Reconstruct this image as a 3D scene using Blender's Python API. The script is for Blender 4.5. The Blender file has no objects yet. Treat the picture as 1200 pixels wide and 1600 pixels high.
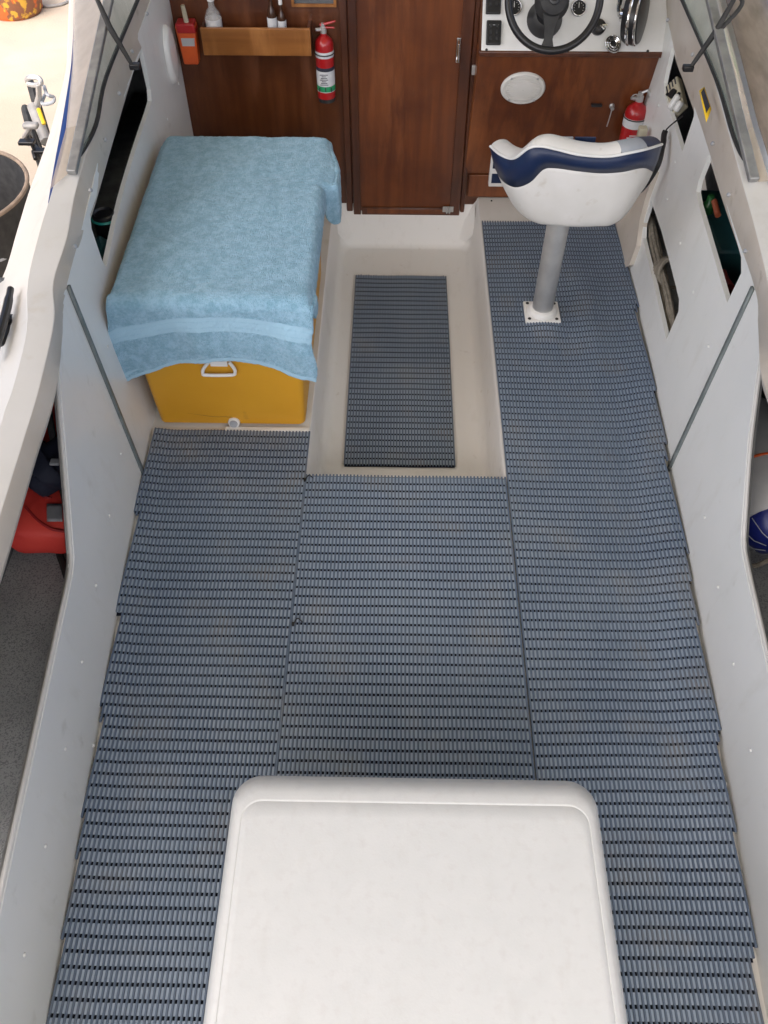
import bpy, bmesh, math, random
from mathutils import Vector, Matrix
from mathutils.geometry import delaunay_2d_cdt
R = math.radians
random.seed(7)
scn = bpy.context.scene
col = scn.collection

# ------------------------------------------------------------------ camera, world, light
H, PITCH, YAW, F = 1.93, R(50.9), R(1.0), 1330.0
cam_d = bpy.data.cameras.new('camera'); cam = bpy.data.objects.new('camera', cam_d); col.objects.link(cam)
cam.location = (0, 0, H)
cam.rotation_euler = (math.pi / 2 - PITCH, 0, YAW)
cam_d.sensor_fit = 'VERTICAL'; cam_d.sensor_height = 24.0
cam_d.lens = 24.0 * F / 1600.0
cam_d.clip_start = 0.02; cam_d.clip_end = 500
scn.camera = cam
SUN_EL, SUN_AZ = R(58), R(200)
w = bpy.data.worlds.new('World'); scn.world = w; w.use_nodes = True
nt = w.node_tree; bg = nt.nodes['Background']
sky = nt.nodes.new('ShaderNodeTexSky'); sky.sky_type = 'NISHITA'; sky.sun_disc = False
sky.sun_elevation = SUN_EL; sky.sun_rotation = SUN_AZ; sky.dust_density = 6.0; sky.air_density = 0.6
nt.links.new(sky.outputs[0], bg.inputs[0]); bg.inputs[1].default_value = 0.12
sd = bpy.data.lights.new('sun', 'SUN'); sd.energy = 1.9; sd.angle = R(110); sd.color = (1.0, 0.985, 0.965)
so = bpy.data.objects.new('sun', sd); col.objects.link(so); so.location = (0, 0, 6)
sdir = Vector((math.sin(SUN_AZ) * math.cos(SUN_EL), math.cos(SUN_AZ) * math.cos(SUN_EL), math.sin(SUN_EL)))
so.rotation_euler = sdir.to_track_quat('Z', 'Y').to_euler()
scn.view_settings.view_transform = 'Standard'; scn.view_settings.look = 'None'
scn.view_settings.exposure = 1.36; scn.view_settings.gamma = 1.0

# ------------------------------------------------------------------ measuring helpers
CM = Matrix.Rotation(YAW, 3, 'Z') @ Matrix.Rotation(math.pi / 2 - PITCH, 3, 'X')
CO = Vector((0, 0, H))
def ray(px, py): return CM @ Vector(((px - 600) / F, (800 - py) / F, -1))
def atz(px, py, z):
    d = ray(px, py); return CO + d * ((z - H) / d.z)
def aty(px, py, y):
    d = ray(px, py); return CO + d * (y / d.y)
def atx(px, py, x):
    d = ray(px, py); return CO + d * (x / d.x)
def atp(px, py, p, n):
    d = ray(px, py); return CO + d * ((Vector(p) - CO).dot(n) / d.dot(n))
def lerp(a, b, t): return a + (b - a) * t
def pw(tab, y):
    if y <= tab[0][0]:
        (a, b), (c, d) = tab[0], tab[1]
        return b + (d - b) * (y - a) / (c - a)
    for (a, b), (c, d) in zip(tab, tab[1:]):
        if y <= c: return b + (d - b) * (y - a) / (c - a)
    return tab[-1][1]
def smooth(a, b, t):
    t = max(0., min(1., (t - a) / (b - a))); return t * t * (3 - 2 * t)
TL = [(.42, -.672), (1.19, -.727), (1.72, -.76), (2.3, -.79), (2.75, -.81), (3.28, -.812)]
TR = [(.42, .757), (1.19, .806), (1.72, .836), (2.3, .862), (3.01, .888), (3.28, .90)]
def XL(y, z): return pw(TL, y) - .07 * z * (1 - smooth(2.2, 3.2, y))
def XR(y, z): return pw(TR, y) + .08 * z * (1 - .5 * smooth(2.4, 3.2, y))
def hit(S, px, py, off=0):
    x = S(1.5, .3)
    for _ in range(40):
        p = atx(px, py, x + off); x = S(p.y, p.z)
    return p

# ------------------------------------------------------------------ mesh helpers
class MB:
    def __init__(s): s.v = []; s.f = []; s.uv = None
    def add(s, vs, fs):
        o = len(s.v); s.v += [Vector(a) for a in vs]; s.f += [tuple(o + i for i in f) for f in fs]; return s
    def box(s, c, d, rot=None):
        c = Vector(c); hx, hy, hz = d[0] / 2, d[1] / 2, d[2] / 2
        vs = [Vector((x, y, z)) for z in (-hz, hz) for y in (-hy, hy) for x in (-hx, hx)]
        if rot is not None: vs = [rot @ v for v in vs]
        return s.add([c + v for v in vs], [(0, 2, 3, 1), (4, 5, 7, 6), (0, 1, 5, 4), (2, 6, 7, 3), (0, 4, 6, 2), (1, 3, 7, 5)])
    def grid(s, rows, close=False):
        n = len(rows[0]); vs = [p for r in rows for p in r]; fs = []
        for i in range(len(rows) - 1):
            for j in range(n - 1 if not close else n):
                k = (j + 1) % n
                fs.append((i * n + j, i * n + k, (i + 1) * n + k, (i + 1) * n + j))
        return s.add(vs, fs)
    def tube(s, path, r, n=10, caps=True, closed=False):
        P = [Vector(p) for p in path]; m = len(P)
        rr = r if isinstance(r, (list, tuple)) else [r] * m
        T = []
        for i in range(m):
            if closed: t = P[(i + 1) % m] - P[i - 1]
            else: t = P[min(i + 1, m - 1)] - P[max(i - 1, 0)]
            T.append(t.normalized() if t.length > 1e-9 else Vector((0, 0, 1)))
        u = T[0].orthogonal().normalized(); rows = []
        for i in range(m):
            u = (u - T[i] * u.dot(T[i])); u = u.normalized() if u.length > 1e-6 else T[i].orthogonal().normalized()
            b = T[i].cross(u)
            rows.append([P[i] + (u * math.cos(a) + b * math.sin(a)) * rr[i] for a in [2 * math.pi * k / n for k in range(n)]])
        if closed: rows.append(rows[0])
        o = len(s.v); s.grid(rows, True)
        if caps and not closed:
            s.f.append(tuple(o + k for k in range(n))[::-1]); s.f.append(tuple(o + (m - 1) * n + k for k in range(n)))
        return s
    def lathe(s, base, axis, prof, n=32):
        base = Vector(base); ax = Vector(axis).normalized(); u = ax.orthogonal().normalized(); b = ax.cross(u)
        rows = [[base + ax * h + (u * math.cos(a) + b * math.sin(a)) * r for a in [2 * math.pi * k / n for k in range(n)]] for (h, r) in prof]
        o = len(s.v); s.grid(rows, True)
        if prof[0][1] > 1e-5: s.f.append(tuple(o + k for k in range(n))[::-1])
        if prof[-1][1] > 1e-5: s.f.append(tuple(o + (len(prof) - 1) * n + k for k in range(n)))
        return s
    def torus(s, c, nrm, R_, r, n=48, m=12, sq=1.0):
        c = Vector(c); ax = Vector(nrm).normalized(); u = ax.orthogonal().normalized(); b = ax.cross(u)
        return s.tube([c + (u * math.cos(a) + b * math.sin(a)) * R_ for a in [2 * math.pi * k / n for k in range(n)]], r, m, closed=True)
    def prism(s, pts, d):
        n = len(pts); d = Vector(d); P = [Vector(p) for p in pts]
        fs = [tuple(range(n))[::-1], tuple(range(n, 2 * n))] + [(i, (i + 1) % n, n + (i + 1) % n, n + i) for i in range(n)]
        return s.add(P + [p + d for p in P], fs)

def build(name, mb, m, parent=None, loc=None, bevel=0, sub=0, solid=0, soff=1, ang=35, seg=2, smoothf=True):
    me = bpy.data.meshes.new(name)
    root = parent
    while root is not None and root.parent is not None: root = root.parent
    off = Vector(root.location) if root is not None else (Vector(loc) if loc is not None else Vector((0, 0, 0)))
    me.from_pydata([v - off for v in mb.v], [], mb.f)
    if mb.uv:
        uvl = me.uv_layers.new(name='UVMap')
        for l in me.loops: uvl.data[l.index].uv = mb.uv[l.vertex_index]
    bm = bmesh.new(); bm.from_mesh(me)
    bmesh.ops.remove_doubles(bm, verts=bm.verts, dist=1e-6) if not mb.uv else None
    bmesh.ops.recalc_face_normals(bm, faces=bm.faces); bm.to_mesh(me); bm.free()
    if smoothf:
        me.shade_smooth(); me.set_sharp_from_angle(angle=R(ang))
    me.materials.append(m)
    o = bpy.data.objects.new(name, me); col.objects.link(o)
    if parent is not None: o.parent = parent
    else: o.location = off
    if solid:
        md = o.modifiers.new('solid', 'SOLIDIFY'); md.thickness = solid; md.offset = soff; md.use_even_offset = False
    if sub:
        md = o.modifiers.new('sub', 'SUBSURF'); md.levels = sub; md.render_levels = sub
    if bevel:
        md = o.modifiers.new('bevel', 'BEVEL'); md.width = bevel; md.segments = seg; md.limit_method = 'ANGLE'; md.angle_limit = R(40)
    return o
def tag(o, label=None, cat=None, group=None, kind=None):
    if label: o['label'] = label
    if cat: o['category'] = cat
    if group: o['group'] = group
    if kind: o['kind'] = kind
    return o
def empty(name, loc, label, cat, group=None):
    e = bpy.data.objects.new(name, None); col.objects.link(e); e.location = loc; e.empty_display_size = .05
    return tag(e, label, cat, group)
def inpoly(p, poly):
    x, y = p; c = False; n = len(poly)
    for i in range(n):
        x1, y1 = poly[i]; x2, y2 = poly[i - 1]
        if (y1 > y) != (y2 > y) and x < (x2 - x1) * (y - y1) / (y2 - y1) + x1: c = not c
    return c
def fill(outline, holes, step):
    loops = [outline] + holes; V = []; E = []
    for lp in loops:
        o = len(V); pts = []
        for i, a in enumerate(lp):
            b = lp[(i + 1) % len(lp)]; L = math.hypot(b[0] - a[0], b[1] - a[1]); k = max(1, int(L / step))
            for t in range(k): pts.append((lerp(a[0], b[0], t / k), lerp(a[1], b[1], t / k)))
        V += pts; E += [(o + i, o + (i + 1) % len(pts)) for i in range(len(pts))]
    xs = [p[0] for p in outline]; ys = [p[1] for p in outline]
    x = min(xs) + step / 2
    while x < max(xs):
        y = min(ys) + step / 2
        while y < max(ys):
            if inpoly((x, y), outline) and not any(inpoly((x, y), h) for h in holes): V.append((x, y))
            y += step
        x += step
    r = delaunay_2d_cdt([Vector(p) for p in V], E, [], 0, 1e-5)
    vs = [tuple(v) for v in r[0]]; fs = []
    for f in r[2]:
        cx = sum(vs[i][0] for i in f) / len(f); cy = sum(vs[i][1] for i in f) / len(f)
        if inpoly((cx, cy), outline) and not any(inpoly((cx, cy), h) for h in holes): fs.append(tuple(f))
    return vs, fs
def rnd(poly, r, n=4):
    out = []; m = len(poly)
    for i in range(m):
        a = Vector(poly[i - 1]); b = Vector(poly[i]); c = Vector(poly[(i + 1) % m])
        d1 = a - b; d2 = c - b; k = min(r, d1.length * .45, d2.length * .45)
        p = b + d1.normalized() * k; q = b + d2.normalized() * k
        for t in range(n + 1):
            s = t / n; out.append(tuple(p * (1 - s) ** 2 + b * 2 * s * (1 - s) + q * s * s))
    return out
def cr(pts, n):                                   # Catmull-Rom resample
    P = [Vector(p) for p in pts]; P = [P[0] * 2 - P[1]] + P + [P[-1] * 2 - P[-2]]; out = []
    for i in range(1, len(P) - 2):
        for k in range(n):
            t = k / n; a, b, c, d = P[i - 1], P[i], P[i + 1], P[i + 2]
            out.append(.5 * ((2 * b) + (c - a) * t + (2 * a - 5 * b + 4 * c - d) * t * t + (3 * b - a - 3 * c + d) * t ** 3))
    out.append(P[-2]); return out

# ------------------------------------------------------------------ materials
def mat(name, c, rough=.5, metal=0, c2=None, ns=8, bump=0, bs=60, stretch=None, spec=None, coat=0, det=5, dist=.002, trans=0, ior=None, lo=.35, hi=.65, c3=None, ns3=30, thr3=(.62, .72), sheen=0, streak=None, sk=.3, skt=(.56, .72)):
    m = bpy.data.materials.new(name); m.use_nodes = True; N = m.node_tree.nodes; L = m.node_tree.links
    b = N['Principled BSDF']; b.inputs['Base Color'].default_value = (*c, 1)
    b.inputs['Roughness'].default_value = rough; b.inputs['Metallic'].default_value = metal
    if spec is not None: b.inputs['Specular IOR Level'].default_value = spec
    if coat: b.inputs['Coat Weight'].default_value = coat; b.inputs['Coat Roughness'].default_value = .12
    if trans: b.inputs['Transmission Weight'].default_value = trans
    if ior: b.inputs['IOR'].default_value = ior
    if sheen: b.inputs['Sheen Weight'].default_value = sheen
    tc = N.new('ShaderNodeTexCoord'); mp = N.new('ShaderNodeMapping'); L.new(tc.outputs['Object'], mp.inputs[0])
    if stretch: mp.inputs['Scale'].default_value = stretch
    last = None
    if c2:
        n = N.new('ShaderNodeTexNoise'); n.inputs['Scale'].default_value = ns; n.inputs['Detail'].default_value = det
        L.new(mp.outputs[0], n.inputs[0]); r = N.new('ShaderNodeValToRGB'); L.new(n.outputs[0], r.inputs[0])
        r.color_ramp.elements[0].position = lo; r.color_ramp.elements[1].position = hi
        r.color_ramp.elements[0].color = (*c, 1); r.color_ramp.elements[1].color = (*c2, 1); last = r.outputs[0]
        if c3:
            n3 = N.new('ShaderNodeTexNoise'); n3.inputs['Scale'].default_value = ns3; n3.inputs['Detail'].default_value = 6
            L.new(tc.outputs['Object'], n3.inputs[0]); r3 = N.new('ShaderNodeMapRange')
            r3.inputs['From Min'].default_value = thr3[0]; r3.inputs['From Max'].default_value = thr3[1]; L.new(n3.outputs[0], r3.inputs[0])
            mx = N.new('ShaderNodeMix'); mx.data_type = 'RGBA'; L.new(r3.outputs[0], mx.inputs[0]); L.new(last, mx.inputs[6])
            mx.inputs[7].default_value = (*c3, 1); last = mx.outputs[2]
        if streak:
            ms = N.new('ShaderNodeMapping'); ms.inputs['Scale'].default_value = streak[1]; L.new(tc.outputs['Object'], ms.inputs[0])
            n4 = N.new('ShaderNodeTexNoise'); n4.inputs['Scale'].default_value = 1; n4.inputs['Detail'].default_value = 7; n4.inputs['Roughness'].default_value = .65
            L.new(ms.outputs[0], n4.inputs[0]); r4 = N.new('ShaderNodeMapRange'); r4.inputs['From Min'].default_value = skt[0]; r4.inputs['From Max'].default_value = skt[1]
            r4.inputs['To Max'].default_value = sk; L.new(n4.outputs[0], r4.inputs[0])
            m4 = N.new('ShaderNodeMix'); m4.data_type = 'RGBA'; L.new(r4.outputs[0], m4.inputs[0]); L.new(last, m4.inputs[6]); m4.inputs[7].default_value = (*streak[0], 1); last = m4.outputs[2]
            rr = N.new('ShaderNodeMapRange'); rr.inputs['To Min'].default_value = rough; rr.inputs['To Max'].default_value = min(1, rough + .35); L.new(r4.outputs[0], rr.inputs[0]); L.new(rr.outputs[0], b.inputs['Roughness'])
        L.new(last, b.inputs['Base Color'])
    if bump:
        n2 = N.new('ShaderNodeTexNoise'); n2.inputs['Scale'].default_value = bs; n2.inputs['Detail'].default_value = 4
        L.new(mp.outputs[0], n2.inputs[0]); bp = N.new('ShaderNodeBump'); bp.inputs['Strength'].default_value = bump
        bp.inputs['Distance'].default_value = dist; L.new(n2.outputs[0], bp.inputs['Height']); L.new(bp.outputs[0], b.inputs['Normal'])
    return m
M = {}
M['liner'] = mat('painted_liner', (.81, .825, .805), .32, c2=(.84, .85, .835), streak=((.60, .58, .52), (12, 14, 5)), sk=.22, ns=5, bump=.25, bs=45, dist=.001, c3=(.68, .685, .65), ns3=14, thr3=(.66, .80))
M['gel'] = mat('gelcoat', (.63, .62, .59), .28, c2=(.68, .67, .65), streak=((.50, .47, .41), (14, 10, 14)), sk=.25, ns=4, bump=.15, bs=25, dist=.001, c3=(.56, .52, .45), ns3=10, thr3=(.64, .82))
M['cream'] = mat('yellowed_gelcoat', (.58, .52, .44), .4, c2=(.66, .60, .53), ns=6, bump=.1, bs=30, c3=(.42, .36, .28), ns3=18, thr3=(.64, .8))
M['well'] = mat('well_gelcoat', (.76, .755, .74), .42, c2=(.77, .76, .745), streak=((.50, .47, .42), (16, 7, 9)), sk=.2, ns=9, bump=.5, bs=420, dist=.0006, c3=(.62, .59, .55), ns3=26, thr3=(.66, .8))
M['cover'] = mat('engine_cover_gelcoat', (.59, .60, .59), .36, c2=(.61, .617, .607), streak=((.52, .515, .49), (24, 12, 9)), sk=.3, ns=22, bump=.35, bs=240, dist=.0005, c3=(.575, .575, .565), ns3=60, thr3=(.52, .74))
M['rib'] = mat('mat_rib', (.092, .128, .190), .42, c2=(.125, .165, .225), ns=3, spec=.4, c3=(.19, .19, .19), ns3=7, thr3=(.52, .85))
M['web'] = mat('mat_web', (.28, .35, .45), .5, c2=(.33, .40, .50), ns=5)
M['holeshade'] = mat('mat_hole_shade', (.003, .005, .016), .9)  # near-black colour stands in for the shade deep in the mat holes
M['towel'] = None
M['yellow'] = mat('yellow_plastic', (.62, .30, .018), .42, c2=(.67, .34, .024), ns=4, bump=.3, bs=150, dist=.0006, c3=(.40, .2, .03), ns3=9, thr3=(.68, .8))
M['white'] = mat('white_plastic', (.78, .78, .77), .35, c2=(.72, .72, .70), ns=12)
M['vinyl'] = mat('white_vinyl', (.62, .605, .57), .42, c2=(.68, .665, .64), ns=9, bump=.3, bs=260, dist=.0006, c3=(.52, .48, .42), ns3=22, thr3=(.62, .78))
M['navy'] = mat('navy_vinyl', (.0045, .014, .052), .42, c2=(.007, .02, .068), ns=12, bump=.3, bs=300, dist=.0005)
M['greyv'] = mat('grey_vinyl', (.32, .34, .37), .5, c2=(.38, .40, .43), ns=10)
M['steel'] = mat('brushed_aluminium', (.50, .50, .50), .42, .7, c2=(.60, .60, .59), ns=14, bump=.1, bs=80)
M['dullalu'] = mat('oxidised_aluminium', (.26, .26, .26), .5, .6, c2=(.36, .36, .35), ns=25, bump=.2, bs=120)
M['chrome'] = mat('chrome', (.75, .75, .75), .1, 1)
M['black'] = mat('black_plastic', (.012, .012, .014), .35)
M['blackm'] = mat('matt_black', (.02, .02, .021), .7, c2=(.035, .035, .035), ns=30)
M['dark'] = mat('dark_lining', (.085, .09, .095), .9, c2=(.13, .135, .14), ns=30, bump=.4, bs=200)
M['carpet'] = mat('grey_carpet', (.32, .33, .33), .95, c2=(.44, .45, .45), ns=6, bump=1, bs=500, dist=.003, c3=(.24, .245, .25), ns3=260, thr3=(.5, .6))
M['seam'] = mat('grey_joint', (.17, .2, .2), .5, .3, c2=(.24, .27, .27), ns=20)
def wood(name, a, b, c, sc=(1, 1, .06)):
    m = mat(name, a, .32, c2=b, ns=38, stretch=sc, det=8, bump=.15, bs=90, dist=.0006, c3=c, ns3=5, thr3=(.45, .75), coat=.25, streak=((min(1, b[0] * 1.9), min(1, b[1] * 2.1), b[2] * 2.2), (10, 10, 1.6)), sk=.5, skt=(.5, .72), lo=.3, hi=.7)
    return m
M['wood'] = wood('varnished_plywood', (.075, .020, .006), (.115, .034, .010), (.052, .013, .004))
M['door'] = wood('varnished_door', (.108, .028, .008), (.172, .049, .012), (.072, .018, .006))
M['trim'] = wood('dark_wood_trim', (.055, .015, .006), (.10, .03, .011), (.04, .012, .006))
M['shelf'] = wood('light_varnished_wood', (.22, .08, .018), (.31, .12, .03), (.15, .05, .012), (.06, 1, 1))
M['red'] = mat('red_paint', (.38, .008, .012), .28, c2=(.44, .014, .016), ns=8, coat=.3)
M['redcloth'] = mat('red_nylon', (.74, .05, .04), .6, c2=(.80, .07, .05), ns=10, bump=.5, bs=30, dist=.004)
M['orange'] = mat('orange_plastic', (.68, .11, .02), .4, c2=(.6, .09, .02), ns=20)
M['label'] = mat('printed_label', (.70, .71, .72), .45, c2=(.62, .63, .66), ns=60)
M['green'] = mat('green_ink', (.02, .3, .12), .5)
M['ink'] = mat('dark_ink', (.03, .03, .05), .5)
M['silver'] = mat('reflective_tape', (.55, .56, .58), .35, .3, c2=(.40, .41, .43), ns=14)
M['bluestripe'] = mat('blue_vinyl_stripe', (.006, .03, .16), .3, c2=(.01, .045, .2), ns=10)
M['fenderblue'] = mat('blue_rubber', (.008, .015, .14), .35)
M['rope'] = mat('old_rope', (.20, .175, .14), .9, c2=(.29, .26, .21), ns=60, bump=1, bs=260, dist=.003)
M['ylab'] = mat('yellow_sticker', (.80, .52, .02), .45)
M['teal'] = mat('teal_plastic', (.03, .32, .28), .35)
M['tealdark'] = mat('dark_teal_crate', (.01, .05, .065), .5, c2=(.015, .08, .09), ns=12)
M['beige'] = mat('beige_plastic', (.52, .48, .36), .45, c2=(.46, .42, .31), ns=30)
M['ground'] = mat('ground_concrete', (.42, .35, .27), .85, c2=(.50, .42, .33), ns=1.2, bump=.6, bs=60, dist=.004, c3=(.40, .33, .27), ns3=3, thr3=(.5, .8))
M['grass'] = mat('grass', (.06, .16, .02), .8, c2=(.10, .26, .03), ns=30, bump=1, bs=80, dist=.02)
def glass(name, c, a):
    m = bpy.data.materials.new(name); m.use_nodes = True; N = m.node_tree.nodes; L = m.node_tree.links
    b = N['Principled BSDF']; b.inputs['Base Color'].default_value = (*c, 1); b.inputs['Roughness'].default_value = .12
    b.inputs['Alpha'].default_value = a; b.inputs['Specular IOR Level'].default_value = .6
    n = N.new('ShaderNodeTexNoise'); tc = N.new('ShaderNodeTexCoord'); mp = N.new('ShaderNodeMapping'); mp.inputs['Scale'].default_value = (1, 1, .25)
    L.new(tc.outputs['Object'], mp.inputs[0]); L.new(mp.outputs[0], n.inputs[0]); n.inputs['Scale'].default_value = 14; n.inputs['Detail'].default_value = 6
    r = N.new('ShaderNodeMapRange'); r.inputs['To Min'].default_value = a * .6; r.inputs['To Max'].default_value = min(1, a * 1.5)
    L.new(n.outputs[0], r.inputs[0]); L.new(r.outputs[0], b.inputs['Alpha']); return m
M['glass'] = glass('dirty_window_glass', (.30, .36, .32), .45)
M['vinylclear'] = glass('hazy_clear_vinyl', (.62, .52, .42), .55)
M['brownvinyl'] = mat('streaked_brown_plastic', (.20, .165, .14), .25, c2=(.33, .28, .24), ns=22, stretch=(1, .25, 1), det=8)  # opaque brown plastic with paler brown streaks
M['bottle'] = glass('clear_bottle', (.6, .6, .6), .35)
M['bottleb'] = mat('brown_bottle', (.05, .02, .01), .15)
def towel_mat():
    m = bpy.data.materials.new('blue_terry'); m.use_nodes = True; N = m.node_tree.nodes; L = m.node_tree.links
    b = N['Principled BSDF']; b.inputs['Roughness'].default_value = .95; b.inputs['Sheen Weight'].default_value = .25
    b.inputs['Specular IOR Level'].default_value = .15
    tc = N.new('ShaderNodeTexCoord'); sx = N.new('ShaderNodeSeparateXYZ'); L.new(tc.outputs['UV'], sx.inputs[0])
    def noise(sc, det=3):
        n = N.new('ShaderNodeTexNoise'); n.inputs['Scale'].default_value = sc; n.inputs['Detail'].default_value = det
        L.new(tc.outputs['Object'], n.inputs[0]); return n.outputs[0]
    a = noise(130, 4); c = noise(38, 4)
    ad = N.new('ShaderNodeMath'); ad.operation = 'MULTIPLY_ADD'; L.new(c, ad.inputs[0]); ad.inputs[1].default_value = .55
    ml = N.new('ShaderNodeMath'); ml.operation = 'MULTIPLY'; L.new(a, ml.inputs[0]); ml.inputs[1].default_value = .45; L.new(ml.outputs[0], ad.inputs[2])
    r = N.new('ShaderNodeValToRGB'); L.new(ad.outputs[0], r.inputs[0])
    r.color_ramp.elements[0].position = .40; r.color_ramp.elements[1].position = .60
    r.color_ramp.elements[0].color = (.22, .42, .56, 1); r.color_ramp.elements[1].color = (.34, .56, .72, 1)
    # woven band and hem across the towel, by arc length (UV v in metres)
    w = N.new('ShaderNodeValToRGB'); w.color_ramp.interpolation = 'CONSTANT'; L.new(sx.outputs[1], w.inputs[0])
    E = w.color_ramp.elements; E[0].position = 0; E[0].color = (1, 1, 1, 1); E[1].position = .012; E[1].color = (0, 0, 0, 1)
    for p, v in ((.118, 1), (.130, .75), (.134, 1), (.150, .75), (.154, 1), (.165, 0)):
        e = E.new(p); e.color = (v, v, v, 1)
    mx = N.new('ShaderNodeMix'); mx.data_type = 'RGBA'; L.new(w.outputs[0], mx.inputs[0]); L.new(r.outputs[0], mx.inputs[6])
    mx.inputs[7].default_value = (.34, .54, .68, 1); L.new(mx.outputs[2], b.inputs['Base Color'])
    bp = N.new('ShaderNodeBump'); bp.inputs['Distance'].default_value = .006
    iv = N.new('ShaderNodeMath'); iv.operation = 'MULTIPLY_ADD'; L.new(w.outputs[0], iv.inputs[0]); iv.inputs[1].default_value = -.8; iv.inputs[2].default_value = 1
    L.new(iv.outputs[0], bp.inputs['Strength']); L.new(noise(330, 3), bp.inputs['Height']); L.new(bp.outputs[0], b.inputs['Normal'])
    return m
M['towel'] = towel_mat()

# ------------------------------------------------------------------ ground outside
g = MB(); g.add([(-60, -60, -1.0), (60, -60, -1.0), (60, 60, -1.0), (-60, 60, -1.0)], [(0, 1, 2, 3)])
tag(build('ground', g, M['ground']), kind='structure', label='pale sandy concrete ground beside the boat')

# added roof, never in view: blocks overhead light so it enters from the sides
rf = MB().box((.1, 2.35, 2.95), (4.6, 8.1, .06))
for k in range(9): rf.box((.1, -1.55 + k * .97, 2.87), (4.5, .06, .10))
tag(build('shade_roof', rf, mat('shade_roof_sheet', (.62, .61, .58), .6)), kind='structure', label='unseen pale roof added above the view to block overhead light')

# ------------------------------------------------------------------ the boat
boat = empty('boat', (.04, 1.5, -1.0), 'white cabin motorboat whose open cockpit, varnished bulkhead and side decks surround everything', 'boat')
# cockpit floor with the sunken well
WX0, WX1, WY0, WY1, WD = -.268, .338, 1.70, 3.262, -.20
def floor_fill():
    out = [(-.70, -.7), (.80, -.7), (.84, .5), (.93, 1.5), (.97, 3.28), (-.90, 3.28), (-.86, 1.5), (-.76, .5)]
    hole = [(WX0, WY0), (WX1, WY0), (WX1, 3.279), (WX0, 3.279)]
    vs, fs = fill(out, [hole], .12)
    return MB().add([(x, y, 0) for x, y in vs], fs)
build('cockpit_floor', floor_fill(), M['gel'], boat)
# well: loft from rim down to the well floor with rounded edges
def rect(x0, x1, y0, y1, z, r, n=5):
    p = []
    for cx, cy, a0 in ((x1 - r, y0 + r, -90), (x1 - r, y1 - r, 0), (x0 + r, y1 - r, 90), (x0 + r, y0 + r, 180)):
        for k in range(n + 1):
            a = R(a0 + 90 * k / n); p.append(Vector((cx + r * math.cos(a), cy + r * math.sin(a), z)))
    return p
wl = MB(); rows = []
prof = [(0, .0005), (.003, -.004), (.007, -.03), (.018, -.15), (.024, -.18), (.036, -.196), (.05, -.2)]
for ins, z in prof:
    rows.append(rect(WX0 + ins, WX1 - ins, WY0 + ins, 3.275 - ins * .5 - (.06 if z < -.11 else 0) * min(1, (-z - .11) / .05), z, .006 + ins * .9))
wl.grid(rows, True); n = len(rows[-1]); wl.f.append(tuple(range(len(wl.v) - n, len(wl.v))))
build('sunken_well', wl, M['well'], boat, ang=60)
# sill step at the cabin door, with a concave moulded upper edge
sl = MB(); rows = []
def sillx(z, s):     # half-width curve of the bulkhead cut-out
    return 0
xs = [WX0 + .012 + (WX1 - WX0 - .024) * k / 40 for k in range(41)]
def cutz(x):
    e = min(x - WX0, WX1 - x)
    return -.095 if e > .10 else -.095 + .095 * (1 - max(0, e) / .10) ** 2.2
for y, dz, fixed in ((3.205, None, -.197), (3.213, None, -.165), (3.243, None, -.11), (3.255, 0, None), (3.262, .006, None), (3.274, .009, None), (3.2795, .012, None)):
    rows.append([Vector((x, y, (fixed + (cutz(x) + .095) * .92 if fixed is not None else cutz(x) + dz - .006))) for x in xs])
sl.grid(rows); build('door_sill', sl, M['well'], boat, ang=60)
# small batten along the mat under the cooler
bt = MB(); a = atz(352, 677, .012); b = atz(481, 682, .012)
bt.box(((a.x + b.x) / 2, 1.893, .005), (abs(b.x - a.x) + .01, .018, .010)); build('floor_batten', bt, M['white'], boat, bevel=.003)

# bulkhead (varnished plywood), cut round the sill
BY = 3.28
def prism_xz(poly, y, d):
    return MB().prism([(x, y, z) for x, z in poly], (0, d, 0))
bk = [(-.90, 0), (WX0 - .004, 0)] + [(x, cutz(x) + .002) for x in xs] + [(WX1 + .004, 0), (1.0, 0), (1.0, .95), (-.90, .95)]
vs, fs = fill(bk, [], .2)
o = MB().add([(x, BY, z) for x, z in vs], fs); build('bulkhead', o, M['wood'], boat, solid=.02, soff=0)
# door: panel, stiles proud of it
def P(px, py, y=BY): return aty(px, py, y)
dl, dr = P(553, 330).x, P(728, 330).x
dr = P(741, 20).x
zb = -.078
door = build('door', MB().box(((dl + dr) / 2, BY - .014, (.95 + zb) / 2), (dr - dl, .016, .95 - zb)), M['door'], boat, bevel=.002)
st = MB()
st.box((dl + .016, BY - .026, .44), (.030, .008, 1.03)); st.box((dr - .022, BY - .026, .44), (.042, .008, 1.03))
st.box(((dl + dr) / 2 - .003, BY - .026, zb + .020), (dr - dl - .076, .007, .034))
build('door_frame', st, M['trim'], door, bevel=.003)
lt = MB().box(((dl + dr) / 2 - .003, BY - .0245, zb + .020), (dr - dl - .12, .012, .022)); build('kick_rail', lt, M['door'], door, bevel=.002)
p = aty(716, 78, BY - .03)
h = MB().box((p.x, BY - .033, p.z), (.014, .006, .085)); h.tube([(p.x, BY - .036, p.z + .035), (p.x, BY - .056, p.z + .03), (p.x, BY - .056, p.z - .03), (p.x, BY - .036, p.z - .035)], .0045)
build('door_handle', h, M['chrome'], door, bevel=.001)
p = aty(700, 327, BY - .03); h = MB().box((p.x, BY - .033, p.z + .002), (.045, .005, .024)); h.tube([(p.x - .005, BY - .04, p.z + .014), (p.x - .005, BY - .04, p.z - .012)], .004)
h.tube([(p.x + .006, BY - .04, p.z + .014), (p.x + .006, BY - .04, p.z - .012)], .004); build('door_bolt', h, M['steel'], door, bevel=.001)
fr = MB(); xl = P(545, 150).x
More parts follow.
